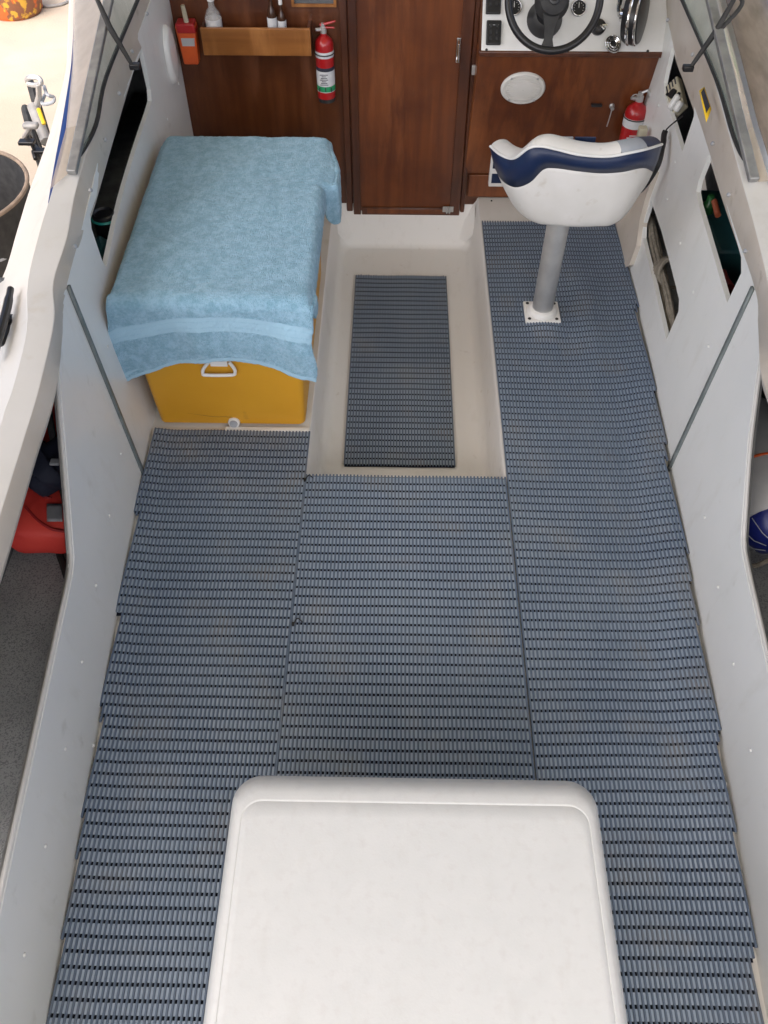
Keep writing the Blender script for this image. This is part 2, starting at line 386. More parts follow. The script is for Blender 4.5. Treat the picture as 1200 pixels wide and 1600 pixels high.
fr.box((dl - .016, BY - .0125, .44), (.026, .021, 1.02)); build('door_jamb', fr, M['trim'], boat, bevel=.003)
fr = MB(); fr.box((dr + .010, BY - .0125, .44), (.018, .021, 1.02)); build('door_jamb', fr, M['trim'], boat, bevel=.003)
# shelf on the port side of the bulkhead
a = P(314, 42); b = P(486, 88)
a = aty(312, 44, 3.19); b = aty(487, 88, 3.19)
sh = MB(); zt, zb2 = a.z, b.z; x0, x1 = a.x, b.x
sh.box(((x0 + x1) / 2, 3.196, (zt + zb2) / 2), (x1 - x0, .012, zt - zb2))
build('shelf_front', sh, M['shelf'], boat, bevel=.002)
sh = MB(); sh.box(((x0 + x1) / 2, 3.24, zt - .045), (x1 - x0 - .002, .075, .012)); sh.box((x0 + .006, 3.24, (zt + zb2) / 2), (.011, .074, zt - zb2 - .004)); sh.box((x1 - .006, 3.24, (zt + zb2) / 2), (.011, .074, zt - zb2 - .004))
build('shelf_tray', sh, M['trim'], boat, bevel=.001)
SHZ = zt - .038
# framed vent at the top
a = aty(456, 10, BY - .012)
b = aty(526, 10, BY - .012); c = (a.x + b.x) / 2; wv = b.x - a.x
fv = MB()
for dx, dz, sx, sz in ((0, .005, wv, .010), (0, .135, wv, .010), (-wv / 2 + .005, .07, .010, .12), (wv / 2 - .005, .07, .010, .12)):
    fv.box((c + dx, BY - .012, a.z + dz), (sx, .014, sz))
vt = build('framed_opening', fv, M['shelf'], boat, bevel=.001)
build('dark_pane', MB().box((c, BY - .009, a.z + .07), (wv - .02, .006, .12)), M['dark'], vt)

# ---- console on the starboard side
CT = Vector((0, 3.165, .615)); CB = Vector((0, 3.262, .11))
cx0 = aty(748, 88, 3.165).x; cx1 = XR(3.2, .6) + .02
cs = MB(); cb0 = aty(722, 270, 3.262).x
cs.add([(cx0, CT.y, CT.z), (cx1, CT.y, CT.z), (cx1, CB.y, CB.z), (cb0 + .01, CB.y, CB.z),
        (cx0, BY, CT.z), (cx1, BY, CT.z), (cx1, BY - .001, CB.z), (cb0 + .01, BY - .001, CB.z)],
       [(0, 3, 2, 1), (0, 1, 5, 4), (0, 4, 7, 3), (3, 7, 6, 2), (1, 2, 6, 5)])
build('console_panel', cs, M['door'], boat, bevel=.003)
cs = MB().box(((cb0 + cx1) / 2 + .02, BY - .014, .055), (cx1 - cb0 - .02, .012, .096)); build('console_plinth', cs, M['door'], boat, bevel=.002)
tr = MB().box(((cx0 + cx1) / 2, 3.158, .622), (cx1 - cx0 + .006, .028, .020)); build('console_trim', tr, M['trim'], boat, bevel=.005)
# dash: inclined white panel
DP = Vector((0, 3.150, .636)); DT = Vector((0, .60, .80)).normalized(); DN = Vector((0, -DT.z, DT.y))
def onD(px, py, off=0): return atp(px, py, DP + DN * off, DN)
da = onD(752, 84); db = onD(1025, 84)
RD = Matrix((Vector((1, 0, 0)), DT, DN)).transposed()      # local x, up-dash, normal
LD = .36
def dbox(mb, c, sx, sy, sz): return mb.box(c, (sx, sy, sz), RD)
ds = MB(); c = (da + db) / 2 + DT * LD / 2 - DN * .006
dbox(ds, Vector(((da.x + cx1) / 2, c.y, c.z)), cx1 - da.x, LD, .008); dash = build('dashboard', ds, M['white'], boat, bevel=.002)
ds = MB(); x0, x1 = cx0, cx1
q0 = DP - DN * .012; q1 = q0 + DT * LD
ds.add([(x0, q0.y, q0.z), (x1, q0.y, q0.z), (x1, q1.y, q1.z), (x0, q1.y, q1.z), (x0, 3.5, .61), (x1, 3.5, .61), (x1, 3.5, q1.z), (x0, 3.5, q1.z)],
       [(0, 1, 2, 3), (0, 3, 7, 4), (1, 5, 6, 2), (3, 2, 6, 7), (0, 4, 5, 1)])
build('dash_box', ds, M['trim'], boat)
def onmb(px, py, w, h, th=.012, off=0):
    c = onD(px, py); return dbox(MB(), c + DN * (th / 2 + off), w, h, th)
for (px, py, wv, hv) in ((771, 52, .052, .078), (771, -2, .052, .100)):
    s = build('switch_panel', onmb(px, py, wv, hv), M['black'], boat, bevel=.004)
    c = onD(px, py) + DN * .014; mm = MB()
    for i in (-1, 1):
        for j in (-1, 0, 1): dbox(mm, c + Vector((i * .011, 0, 0)) + DT * j * .02, .008, .011, .006)
    build('switch', mm, M['blackm'], s, bevel=.001)
    mm = MB()
    for k in range(3): dbox(mm, c - DN * .0015 + DT * (hv / 2 - .016) + Vector((-.012 + k * .012, 0, 0)), .008, .002, .001)
    build('switch_legend', mm, M['silver'], s)
for px, py in ((760, 78), (886, 80), (1012, 80)):
    build('dash_screw', MB().lathe(onD(px, py) - DN * .001, DN, [(0, .0045), (.003, .0045), (.004, .002)], 12), M['blackm'], boat)
def gauge(px, py, r):
    c = onD(px, py); gd = build('gauge', MB().lathe(c, DN, [(0, r * 1.08), (.006, r * 1.08), (.01, r), (.009, r * .9), (.005, r * .86), (.005, 0)], 32), M['black'], boat)
    build('gauge_bezel', MB().torus(c + DN * .008, DN, r * 1.02, .0022), M['chrome'], gd)
    mm = MB(); mm.box(c + DN * .0065 + DT * r * .3, (.0016, r * .6, .001), RD)
    for k in range(9):
        a = R(-30 + k * 30); q = c + DN * .0062 + (Vector((math.cos(a), 0, 0)) + DT * math.sin(a)) * r * .7
        mm.box(q, (.002, .002, .0008), RD)
    build('gauge_marks', mm, M['white'], gd)
gauge(904, 13, .024); gauge(803, 12, .024)
# rubber spoke boss / tilt column
WC = aty(866, -1, 3.075); WN = Vector((0, -.86, .51)).normalized()
WT = Vector((0, WN.z, -WN.y)) * -1
WX = Vector((1, 0, 0)); wr = MB().torus(WC, WN, .150, .0125, 64, 14)
wh = build('steering_wheel', wr, M['black'], boat)
hb = MB().lathe(WC - WN * .045, WN, [(0, .058), (.03, .050), (.045, .044), (.052, .030), (.054, 0)], 32); build('wheel_hub', hb, M['blackm'], wh)
for ang_ in (95, -38, 218):
    a = R(ang_); d = WX * math.cos(a) + WT * math.sin(a)
    d2 = WN.cross(d); m_ = MB()
    pts = []
    for s_, wd in ((.035, .030), (.08, .018), (.115, .014), (.143, .022)):
        pts.append((WC + d * s_ - WN * .02 * (1 - s_ / .15), wd))
    rows = []
    for q, wd in pts: rows.append([q + d2 * wd + WN * .004, q + d2 * wd - WN * .004, q - d2 * wd - WN * .004, q - d2 * wd + WN * .004])
    m_.grid(rows, True); build('wheel_spoke', m_, M['blackm'], wh, bevel=.002)
build('wheel_nut', MB().lathe(WC + WN * .008, WN, [(0, .018), (.006, .018), (.009, .012), (.009, .008), (.005, .007), (.005, 0)], 20), M['black'], wh)
c = onD(851, 30); build('steering_column', MB().lathe(c - DN * .002, DN, [(0, .062), (.012, .060), (.03, .046), (.07, .040), (.075, 0)], 32), M['black'], boat)
# ignition switch + hanging float key
c = onD(934, 43); ig = build('ignition_switch', MB().lathe(c, DN, [(0, .026), (.01, .026), (.014, .02), (.03, .016), (.034, 0)], 24), M['black'], boat)
build('key', MB().box(c + DN * .045 + Vector((.012, 0, -.008)), (.016, .004, .03), RD).tube([c + DN * .03, c + DN * .05 + Vector((.015, 0, -.02))], .003), M['chrome'], ig)
c = onD(958, 69, .02); kt = MB()
for k, r in enumerate((.027, .020, .013)): kt.torus(c + DN * .003 * k, DN + Vector((.3, 0, .2)), r, .0028, 32, 8)
build('key_ring', kt, M['chrome'], ig)
build('key_float', MB().lathe(c - DN * .01, DN + Vector((.3, 0, .2)), [(0, .024), (.008, .024), (.012, .008), (.016, 0)], 24), M['black'], ig)
# throttle control: dark drum with chrome rim seen nearly edge-on
c = onD(996, 25, .045); AX = Vector((1, -.45, .1)).normalized()
th = build('throttle_control', MB().lathe(c - AX * .04, AX, [(0, .03), (.004, .078), (.02, .088), (.045, .09), (.06, .082), (.066, .05), (.068, 0)], 40), M['black'], boat)
build('throttle_rim', MB().torus(c - AX * .012, AX, .088, .006, 48, 10).torus(c + AX * .012, AX, .088, .004, 48, 10), M['chrome'], th)
build('throttle_boss', MB().lathe(c - AX * .062, AX, [(0, .012), (.006, .022), (.024, .03)], 24), M['chrome'], th)
build('throttle_lever', MB().tube([c - AX * .06, c - AX * .075 + Vector((0, -.02, .03)), c - AX * .08 + Vector((0, -.03, .09))], [.01, .009, .011]), M['chrome'], th)
build('throttle_foot', MB().box(c + Vector((.01, .03, -.075)), (.075, .04, .03), RD), M['black'], th, bevel=.006)
# console speaker (round grille) plus small fittings
CN = (Vector((1, 0, 0)).cross(CT - CB)).normalized(); CN = CN if CN.y < 0 else -CN
def onC(px, py, off=0): return atp(px, py, CB + CN * off, CN)
def speaker(c, N_, U, rx, rz, name='speaker_cover'):
    N_ = N_.normalized(); V_ = N_.cross(U).normalized(); mm = MB(); rows = []
    for h_, k in ((0, 1), (.006, 1), (.011, .95), (.012, .90), (.009, .84), (.009, .80), (.014, .55), (.016, .25), (.0165, .02)):
        rows.append([c + N_ * h_ + U * math.cos(a) * rx * k + V_ * math.sin(a) * rz * k for a in [2 * math.pi * i / 40 for i in range(40)]])
    mm.grid(rows, True); s = build(name, mm, M['vinyl'], boat, ang=50)
    gr = MB()
    for i in range(-7, 8):
        zz = i / 9.5 * rz; hw = math.sqrt(max(0, 1 - (zz / (rz * .8)) ** 2)) * rx * .78
        if hw > .01: gr.box(c + N_ * .0135 + V_ * zz, (hw * 2, .0022, .004), Matrix((U, V_, N_)).transposed())
    build('grille_bars', gr, M['vinyl'], s)
    for a in (50, 130, 230, 310): build('screw', MB().lathe(c + N_ * .010 + U * math.cos(R(a)) * rx * .9 + V_ * math.sin(R(a)) * rz * .9, N_, [(0, .0042), (.003, .004), (.0035, 0)], 10), M['steel'], s)
    return s
speaker(onC(817, 137), CN, Vector((1, 0, 0)), 37 / F * 2.93, .063)
c = onC(932, 163); soc = build('socket', MB().box(c + CN * .004, (.04, .008, .018), Matrix((Vector((1, 0, 0)), (CT - CB).normalized(), CN)).transposed()), M['black'], boat, bevel=.003)
c = onC(956, 165); build('hook', MB().lathe(c, CN, [(0, .010), (.005, .010), (.008, .007), (.02, .007), (.022, 0)], 20).tube([c + CN * .015, c + CN * .018 + Vector((-.004, 0, -.04)), c + CN * .014 + Vector((-.006, 0, -.07))], .0022), M['steel'], boat)
c = aty(740, 108, BY - .02); build('cupboard_catch', MB().box((c.x, BY - .026, c.z), (.014, .012, .034)), M['steel'], boat, bevel=.002)
# small framed panel low on the bulkhead behind the seat
a = aty(768, 243, 3.235); b = aty(800, 292, 3.235)
fb = build('fuse_box', MB().box(((a.x + b.x) / 2, 3.252, (a.z + b.z) / 2), (b.x - a.x, .036, a.z - b.z)), M['white'], boat, bevel=.003)
mm = MB()
for k in (.25, .72): mm.box(((a.x + b.x) / 2, 3.2335, lerp(a.z, b.z, k)), ((b.x - a.x) * .8, .003, (a.z - b.z) * .30))
build('fuse_window', mm, M['navy'], fb)
build('bulkhead_screw', MB().lathe(atz(768, 314, .001), (0, 0, 1), [(0, .004), (.003, .003), (.0035, 0)], 10), M['blackm'], boat)

# ---- cockpit side liners with cut-outs
def poly_on(S, pts, r=0):
    q = [hit(S, px, py) for px, py in pts]; q = [(p.y, p.z) for p in q]
    return rnd(q, r) if r else q
def panel(name, S, outline, holes, th, m, off=0, step=.07):
    vs, fs = fill(outline, holes, step)
    sg = -1 if S is XL else 1
    mb = MB(); n = len(vs)
    front = [(S(y, z) + off * -sg, y, z) for y, z in vs]; back = [(x + sg * th, y, z) for x, y, z in front]
    # boundary edges
    cnt = {}
    for f in fs:
        for i in range(len(f)):
            e = (f[i], f[(i + 1) % len(f)]); cnt[e] = cnt.get(e, 0) + 1
    F_ = list(fs) + [tuple(i + n for i in reversed(f)) for f in fs]
    for (a, b) in cnt:
        if (b, a) not in cnt: F_.append((b, a, a + n, b + n))
    mb.add(front + back, F_); return build(name, mb, m, boat, ang=30)
AL = [(268, 0), (221, 74), (207, 115), (151, 305), (128, 372), (106, 446), (98, 520)]
slotL = poly_on(XL, [(222, 76), (236, 140), (237, 158), (231, 178), (166, 417), (160, 408), (143, 357), (141, 335), (152, 303), (207, 116)])
topL = [(p.y, p.z) for p in [hit(XL, *q) for q in AL]]
# seam point at floor and top
sLb = hit(XL, 222, 739); sLt = hit(XL, 104, 446); 
zL = lambda y: pw([(0, .66), (1.2, .665), (1.72, sLt.z), (2.12, .69), (2.8, .79), (3.28, .86)], y)
g_ = .004
fwdL = [(sLb.y + g_, 0), (3.279, 0), (3.279, .86), (2.8, zL(2.8)), (2.12, zL(2.12)), (sLt.y + g_, sLt.z)]
def clampp(poly): return poly
panel('side_panel', XL, fwdL, [slotL], .014, M['liner'])
pk = [hit(XL, 92, 566), hit(XL, 105, 720), hit(XL, 117, 865), hit(XL, 122, 900), hit(XL, 95, 1000), hit(XL, 0, 1400)]
print('pocket', [(round(p.x, 3), round(p.y, 3), round(p.z, 3)) for p in pk], 'seam', sLb[:], sLt[:])
lipz = .305
aftL = [(-.6, 0), (sLb.y - g_, 0), (sLt.y - g_, sLt.z), (1.55, .665), (1.519, .601), (1.342, .453), (1.195, .335), (1.165, .312), (1.12, .300), (1.0, .300), (.8, .300), (.4, .300), (0, .300), (-.3, .300), (-.6, .300)]
panel('side_panel', XL, aftL, [], .014, M['liner'])
sm = MB()
def strip_on(S, a, b, w, t):
    n = 10; rows = []
    sg = 1 if S is XL else -1
    for k in range(n + 1):
        y = lerp(a.y, b.y, k / n); z = lerp(a.z, b.z, k / n); x = S(y, z) + sg * t
        rows.append([Vector((x, y - w / 2, z)), Vector((x, y + w / 2, z))])
    return MB().grid(rows)
build('joint_strip', strip_on(XL, Vector((0, sLb.y, .003)), Vector((0, sLt.y, sLt.z - .003)), .015, .0035), M['seam'], boat, solid=.006, soff=0)
# starboard
sRb = hit(XR, 1044, 738); sRt = hit(XR, 1179, 448)
zR = lambda y: pw([(0, .66), (1.2, .665), (1.72, sRt.z), (2.12, .69), (2.8, .79), (3.28, .86)], y)
print('R seam', sRb[:], sRt[:])
h1 = poly_on(XR, [(1050, 73), (1040, 115), (1037, 130), (1038, 146), (1066, 237), (1084, 182), (1085, 165), (1071, 122)])
h2 = poly_on(XR, [(1108, 241), (1091, 284), (1088, 300), (1091, 318), (1136, 473), (1158, 427), (1158, 402), (1131, 305)])
h3 = poly_on(XR, [(1017, 313), (1005, 350), (1004, 372), (1041, 531), (1060, 487), (1061, 468), (1033, 360)])
fwdR = [(sRb.y + g_, 0), (3.279, 0), (3.279, .86), (2.8, zR(2.8)), (2.12, zR(2.12)), (sRt.y + g_, sRt.z)]
panel('side_panel', XR, fwdR, [h1, h2, h3], .014, M['liner'])
rk = [hit(XR, 1186, 552), hit(XR, 1168, 690), hit(XR, 1154, 850), hit(XR, 1200, 1080)]
print('rk', [(round(p.x, 3), round(p.y, 3), round(p.z, 3)) for p in rk])
aftR = [(-.6, 0), (sRb.y - g_, 0), (sRt.y - g_, sRt.z), (1.635, .665), (1.606, .579), (1.448, .437), (1.275, .318), (1.24, .300), (1.20, .292), (1.05, .290), (.8, .289), (.4, .288), (0, .287), (-.3, .286), (-.6, .285)]
panel('side_panel', XR, aftR, [], .014, M['liner'])
build('joint_strip', strip_on(XR, Vector((0, sRb.y, .003)), Vector((0, sRt.y, sRt.z - .003)), .015, .0035), M['seam'], boat, solid=.006, soff=0)
# metal edging on the pocket lips
for S, pl, sg in ((XL, aftL, -1), (XR, aftR, 1)):
    pts = pl[4:]; P3 = cr([(S(y, z) + sg * .007, y, z + .004) for y, z in pts], 6)
    build('lip_edging', MB().tube(P3, .0055, 8), M['gel'], boat)
    P4 = [p + Vector((sg * .008, 0, -.005)) for p in P3]
    build('lip_backing', MB().tube(P4, .0045, 6), M['dullalu'], boat)
# white cap screws on the liners
for S, lst in ((XL, [(279, 131), (262, 186), (168, 541), (189, 709), (171, 806), (150, 915), (128, 1034), (160, 1094), (102, 1170), (146, 1165), (71, 1322), (38, 1492)]),
               (XR, [(1029, 165), (1045, 219), (1055, 253), (1043, 311), (1063, 380), (1083, 457), (1107, 541), (1101, 808), (1122, 917), (1146, 1037), (1173, 1172), (1120, 1145), (1135, 1225)])):
    sg = 1 if S is XL else -1
    for px, py in lst:
        mm = MB(); p = hit(S, px, py); mm.lathe(Vector((S(p.y, p.z), p.y, p.z)), (sg, 0, 0), [(0, .0045), (.002, .0042), (.0035, .002), (.0038, 0)], 10)
        build('cap_screw', mm, M['white'], boat)
# moulded fairing low on the starboard side
fl = poly_on(XR, [(1015, 311), (1006, 345), (1001, 384), (990, 414), (979, 421), (970, 405), (955, 345), (946, 290), (1000, 240), (1030, 270)])
panel('side_fairing', XR, fl, [], .03, M['cream'], off=.016, step=.05)
# oval cover on the port liner near the bulkhead
p = hit(XL, 264, 86)
N_ = Vector((1, 0, 0)); mm = MB(); rows = []
for h_, k in ((0, 1), (.008, .99), (.016, .9), (.018, .7), (.018, .02)):
    rows.append([Vector((XL(p.y, p.z) + h_, p.y + math.cos(a) * .062 * k, p.z + math.sin(a) * .098 * k)) for a in [2 * math.pi * i / 36 for i in range(36)]])
mm.grid(rows, True); build('oval_cover', mm, M['liner'], boat, ang=50)

# ---- coamings (bevel, top, outer) and side decks
def zc(py): return pw([(-200, .93), (0, .875), (110, .82), (305, .735), (445, .71), (700, .70), (1200, .70)], py)
Afull = [(300, -60), (268, 0), (221, 74), (205, 118), (178, 210), (151, 305), (128, 372), (106, 446), (98, 520), (91, 590), (76, 650), (58, 705), (0, 905), (-90, 1200), (-200, 1600)]
Bfull = [(236, -60), (214, 0), (190, 60), (172, 108), (146, 205), (119, 300), (106, 370), (85, 440), (86, 500), (66, 592), (53, 640), (40, 682), (-30, 905), (-130, 1200), (-250, 1600)]
Cfull = [(118, -60), (117, 0), (116, 60), (115, 108), (105, 207), (80, 303), (64, 355), (44, 438), (42, 515), (22, 600), (8, 640), (-5, 682), (-85, 905), (-200, 1200), (-330, 1600)]
Dfull = [(112, -60), (110, 0), (108, 60), (104, 108), (78, 207), (46, 298), (30, 350), (2, 438), (-25, 515), (-60, 600), (-75, 640), (-95, 682), (-190, 905), (-330, 1200), (-500, 1600)]
def A3(S, px, py):
    if py <= 530: p = hit(S, px, py); return p
    return atz(px, py, .655)
def coam(sgn, A, B, C, D, S, tag_):
    a3 = [A3(S, *q) for q in A]; b3 = [atz(px, py, zc(py)) for px, py in B]; c3 = [atz(px, py, zc(py) + .012) for px, py in C]
    d3 = [atz(px, py, zc(py) - .09) for px, py in D]
    d3 = [Vector((sgn * max(abs(p.x), 1.03), p.y, p.z)) if q[1] > 450 else p for p, q in zip(d3, D)]
    return a3, b3, c3, d3
a3, b3, c3, d3 = coam(-1, Afull, Bfull, Cfull, Dfull, XL, '')
for n_, L_ in (('a', a3), ('b', b3), ('c', c3), ('d', d3)): print(n_, [(round(p.x, 2), round(p.y, 2), round(p.z, 2)) for p in L_])
def build_side(a3, b3, c3, d3, sg, blue_to):
    A_, B_, C_, D_ = [cr(l, 5) for l in (a3, b3, c3, d3)]
    ins = [p + Vector((sg * .012, 0, -.03)) for p in A_]
    mb = MB(); rows = [ins, A_]
    rows.append([lerp(a, b, .9) for a, b in zip(A_, B_)])
    rows.append([lerp(a, b, .99) + (c - b).normalized() * .002 for a, b, c in zip(A_, B_, C_)])
    rows.append([b + (c - b) * .06 for b, c in zip(B_, C_)]); 
    mb.grid(rows[:4]); build('coaming_face', mb, M['cream'], boat, solid=0, ang=25)
    mb = MB(); mb.grid([rows[3], rows[4], [lerp(b, c, .5) + Vector((0, 0, .001)) for b, c in zip(B_, C_)], [lerp(b, c, .95) for b, c in zip(B_, C_)], C_])
    build('coaming_top', mb, M['gel'], boat, ang=12)
    # drop from coaming to side deck
    E_ = [c + Vector((sg * .006, 0, -.012)) for c in C_]
    E_ = [Vector((e.x if abs(e.x) < abs(d.x) - .004 else d.x - sg * .004, e.y, min(e.z, c.z - .010))) for e, c, d in zip(E_, C_, D_)]
    mb = MB().grid([C_, E_]); build('coaming_edge', mb, M['gel'], boat)
    G_ = [d + Vector((sg * .012, 0, -.02)) for d in D_]; K_ = [Vector((d.x - sg * .03, d.y, -.15)) for d in D_]; Q_ = [Vector((d.x - sg * .30, d.y, -.62)) for d in D_]
    mb = MB().grid([E_, [lerp(e, d, .9) for e, d in zip(E_, D_)], D_]); build('side_deck', mb, M['gel'], boat, ang=40)
    mb = MB().grid([D_, G_, [g + Vector((0, 0, -.05)) for g in G_], K_, Q_]); build('hull_side', mb, M['gel'], boat, ang=30)
    # dark lining inside the hull and carpeted pocket floor
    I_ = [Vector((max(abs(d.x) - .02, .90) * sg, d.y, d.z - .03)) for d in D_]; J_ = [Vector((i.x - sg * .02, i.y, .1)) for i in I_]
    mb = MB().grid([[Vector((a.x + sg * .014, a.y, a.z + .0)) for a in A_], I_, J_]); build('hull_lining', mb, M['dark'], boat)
    S = XL if sg < 0 else XR
    mb = MB(); ys = [3.2 - .2 * k for k in range(20)]
    mb.grid([[Vector((S(y, .14) + sg * .0155, y, .14)) for y in ys], [Vector((sg * 1.12, y, .14)) for y in ys]]); build('pocket_floor', mb, M['carpet'], boat)
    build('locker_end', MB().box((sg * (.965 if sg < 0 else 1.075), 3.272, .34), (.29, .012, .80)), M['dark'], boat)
build_side(a3, b3, c3, d3, -1, 22)
AR = [(1015, -60), (1035, 0), (1053, 76), (1068, 118), (1098, 205), (1128, 300), (1152, 370), (1178, 446), (1184, 500), (1188, 575), (1199, 615), (1215, 665), (1280, 880), (1380, 1200), (1500, 1600)]
BR = [(1045, -60), (1064, 0), (1092, 62), (1110, 108), (1137, 205), (1160, 290), (1178, 355), (1200, 450), (1202, 505), (1222, 590), (1238, 640), (1252, 682), (1330, 905), (1440, 1200), (1580, 1600)]
CR = [(1110, -60), (1122, 0), (1138, 62), (1150, 108), (1174, 205), (1200, 290), (1216, 355), (1240, 450), (1246, 515), (1268, 600), (1285, 640), (1300, 682), (1385, 905), (1505, 1200), (1650, 1600)]
DR = [(1200, -60), (1215, 0), (1225, 60), (1235, 108), (1250, 205), (1265, 298), (1285, 350), (1310, 438), (1330, 515), (1365, 600), (1385, 640), (1405, 682), (1500, 905), (1640, 1200), (1800, 1600)]
a4, b4, c4, d4 = coam(1, AR, BR, CR, DR, XR, '')
for n_, L_ in (('a', a4), ('b', b4), ('c', c4), ('d', d4)): print(n_, [(round(p.x, 2), round(p.y, 2), round(p.z, 2)) for p in L_])
build_side(a4, b4, c4, d4, 1, 0 + 1)
# blue stripe along the port side deck
l_ = [(116, -40), (115, 30), (111, 100), (102, 160), (94, 207), (84, 262), (75, 317)]; r__ = [(118, -40), (117, 30), (115, 100), (112, 160), (108, 207), (98, 262), (79, 320)]
Lb = cr([atz(px, py, zc(py) + .004) for px, py in l_], 4); Rb = cr([atz(px, py, zc(py) + .004) for px, py in r__], 4)
build('blue_stripe', MB().grid([Lb, Rb]), M['bluestripe'], boat, solid=.02, soff=-1)
# coaming screws
for lst, A, B, S in (([(230, 21), (207, 80), (187, 146), (165, 218), (142, 297), (118, 385)], 0, 0, XL), ([(1043, 31), (1082, 85), (1113, 224), (1138, 304), (1164, 392)], 0, 0, XR)):
    for px, py in lst:
        mm = MB(); p = atz(px, py, zc(py) - .018); sg = 1 if S is XL else -1
        mm.lathe(p, (sg, -.1, .6), [(-.004, .0055), (.002, .0055), (.003, .002), (.003, 0)], 10)
        build('coaming_screw', mm, M['steel'], boat)
# cabin coachroof beyond the frame, closing the front
cr_ = MB().box((.04, 3.95, .905), (1.92, 1.30, .06)); build('coachroof', cr_, M['gel'], boat, bevel=.02)
cr_ = MB().box((.04, 3.9, -.3), (1.7, 1.2, 2.3)); 
build('hull_bottom', MB().add([(-.70, -.7, -.6), (.78, -.7, -.6), (.82, 3.6, -.6), (-.74, 3.6, -.6), (.04, -.7, -.85), (.04, 3.6, -.85)], [(0, 3, 5, 4), (4, 5, 2, 1)]), M['gel'], boat)
build('transom', MB().box((.04, -.66, .02), (1.9, .06, 1.3)), M['gel'], boat, bevel=.01)

# ---- windscreen side frames, glass and stays
def bar(p, q, w, h, up=Vector((0, 0, 1))):
    p = Vector(p); q = Vector(q); t = (q - p).normalized(); u = up.cross(t).normalized(); v = t.cross(u)
    rows = [[a + u * sx * w / 2 + v * sz * h / 2 for sx, sz in ((-1, -1), (1, -1), (1, 1), (-1, 1))] for a in (p, q)]
    mb = MB(); mb.grid(rows, True); mb.f += [(3, 2, 1, 0), (4, 5, 6, 7)]; return mb
for sg, base, top, bl, strut in ((-1, (112, 270), (172, -10), [(150, 195), (166, 120), (215, 0)], [(146, -14), (172, 44), (206, 101)]),
                                 (1, (1178, 282), (1108, -10), [(1146, 212), (1118, 120), (1066, 0)], [(1152, -10), (1118, 50), (1080, 104)])):
    pb = atz(*base, zc(base[1]) + .012); pt = aty(*top, 2.72)
    fr = build('windscreen_frame', bar(pb, pt, .026, .016), M['dullalu'], boat, bevel=.003)
    s3 = [atz(px, py, zc(py) + .008) for px, py in bl]
    s3 = [atz(base[0] - sg * 8, base[1] - 18, zc(base[1]) + .008)] + s3 + [s3[-1] + (s3[-1] - s3[-2]) * .6]
    build('rubber_seal', MB().tube(cr(s3, 5), .006, 8), M['blackm'], boat)
    top_edge = [lerp(pb, pt, k / 4) for k in range(5)]; L3 = s3[:5]
    gl = MB().grid([top_edge, L3[:5]]); build('side_window', gl, M['glass'], boat)
    # outer hazy panel behind the frame
    outp = [c3, c4][sg > 0]; outer = [outp[i] + Vector((0, 0, .012)) for i in (5, 4, 3, 1, 0)]
    gl = MB().grid([[p + Vector((sg * .012, 0, -.004)) for p in top_edge], outer]); build('side_curtain', gl, M['vinylclear'], boat)
    if sg > 0:
        o2 = [atz(px, py, zc(py) + .02) for px, py in ((1222, 292), (1232, 205), (1238, 108), (1240, 0), (1245, -60))]
        i2 = [p + Vector((.012, 0, .006)) for p in outer]
        build('side_curtain', MB().grid([i2, o2]), M['brownvinyl'], boat, solid=.003)
    sp = [aty(*strut[0], 2.62), aty(*strut[1], 2.58), atz(*strut[2], zc(strut[2][1]) + .012)]
    build('windscreen_stay', MB().tube([sp[0], sp[1], sp[2]], [.006, .009, .006], 8), M['blackm'], boat)
    build('stay_bracket', MB().box(sp[2] + Vector((-sg * .008, 0, -.004)), (.03, .022, .016)), M['black'], boat, bevel=.003)
    if sg > 0:
        build('stay_hook', MB().tube(cr([sp[0], lerp(sp[0], sp[1], .3) + Vector((.03, 0, .0)), sp[1] + Vector((.008, 0, 0))], 5), .006, 8), M['blackm'], boat)
# cleat on the port side deck
c = atz(9, 520, zc(520) - .035)
cl = MB(); cl.tube(cr([c + Vector((-.012, .12, .035)), c + Vector((0, .05, .034)), c + Vector((.008, -.01, .034)), c + Vector((.022, -.12, .033))], 5), [.008] * 3 + [.010] * 10 + [.008] * 3, 10)
cl.box(c + Vector((0, 0, .006)), (.03, .11, .012)); cl.box(c + Vector((0, .025, .02)), (.014, .02, .03)); cl.box(c + Vector((0, -.03, .02)), (.014, .02, .03))
build('mooring_cleat', cl, M['black'], boat, bevel=.003)
# yellow warning sticker on the starboard coaming
q = [atz(px, py, zc(py) - .012 + .006) for px, py in ((1093, 144), (1101, 138), (1112, 173), (1104, 194))]
stk = build('warning_sticker', MB().add([p + Vector((-.002, 0, .004)) for p in q], [(0, 1, 2, 3)]), M['ylab'], boat, solid=.0015, soff=0)
q2 = [lerp(q[0], q[1], .35) * .88 + q[3] * .12, q[1] * .94 + q[3] * .06, lerp(q[1], q[2], .90), lerp(lerp(q[0], q[3], .8), q[2], .35)]
build('sticker_print', MB().add([p + Vector((-.0045, 0, .006)) for p in q2], [(0, 1, 2, 3)]), M['ink'], stk)

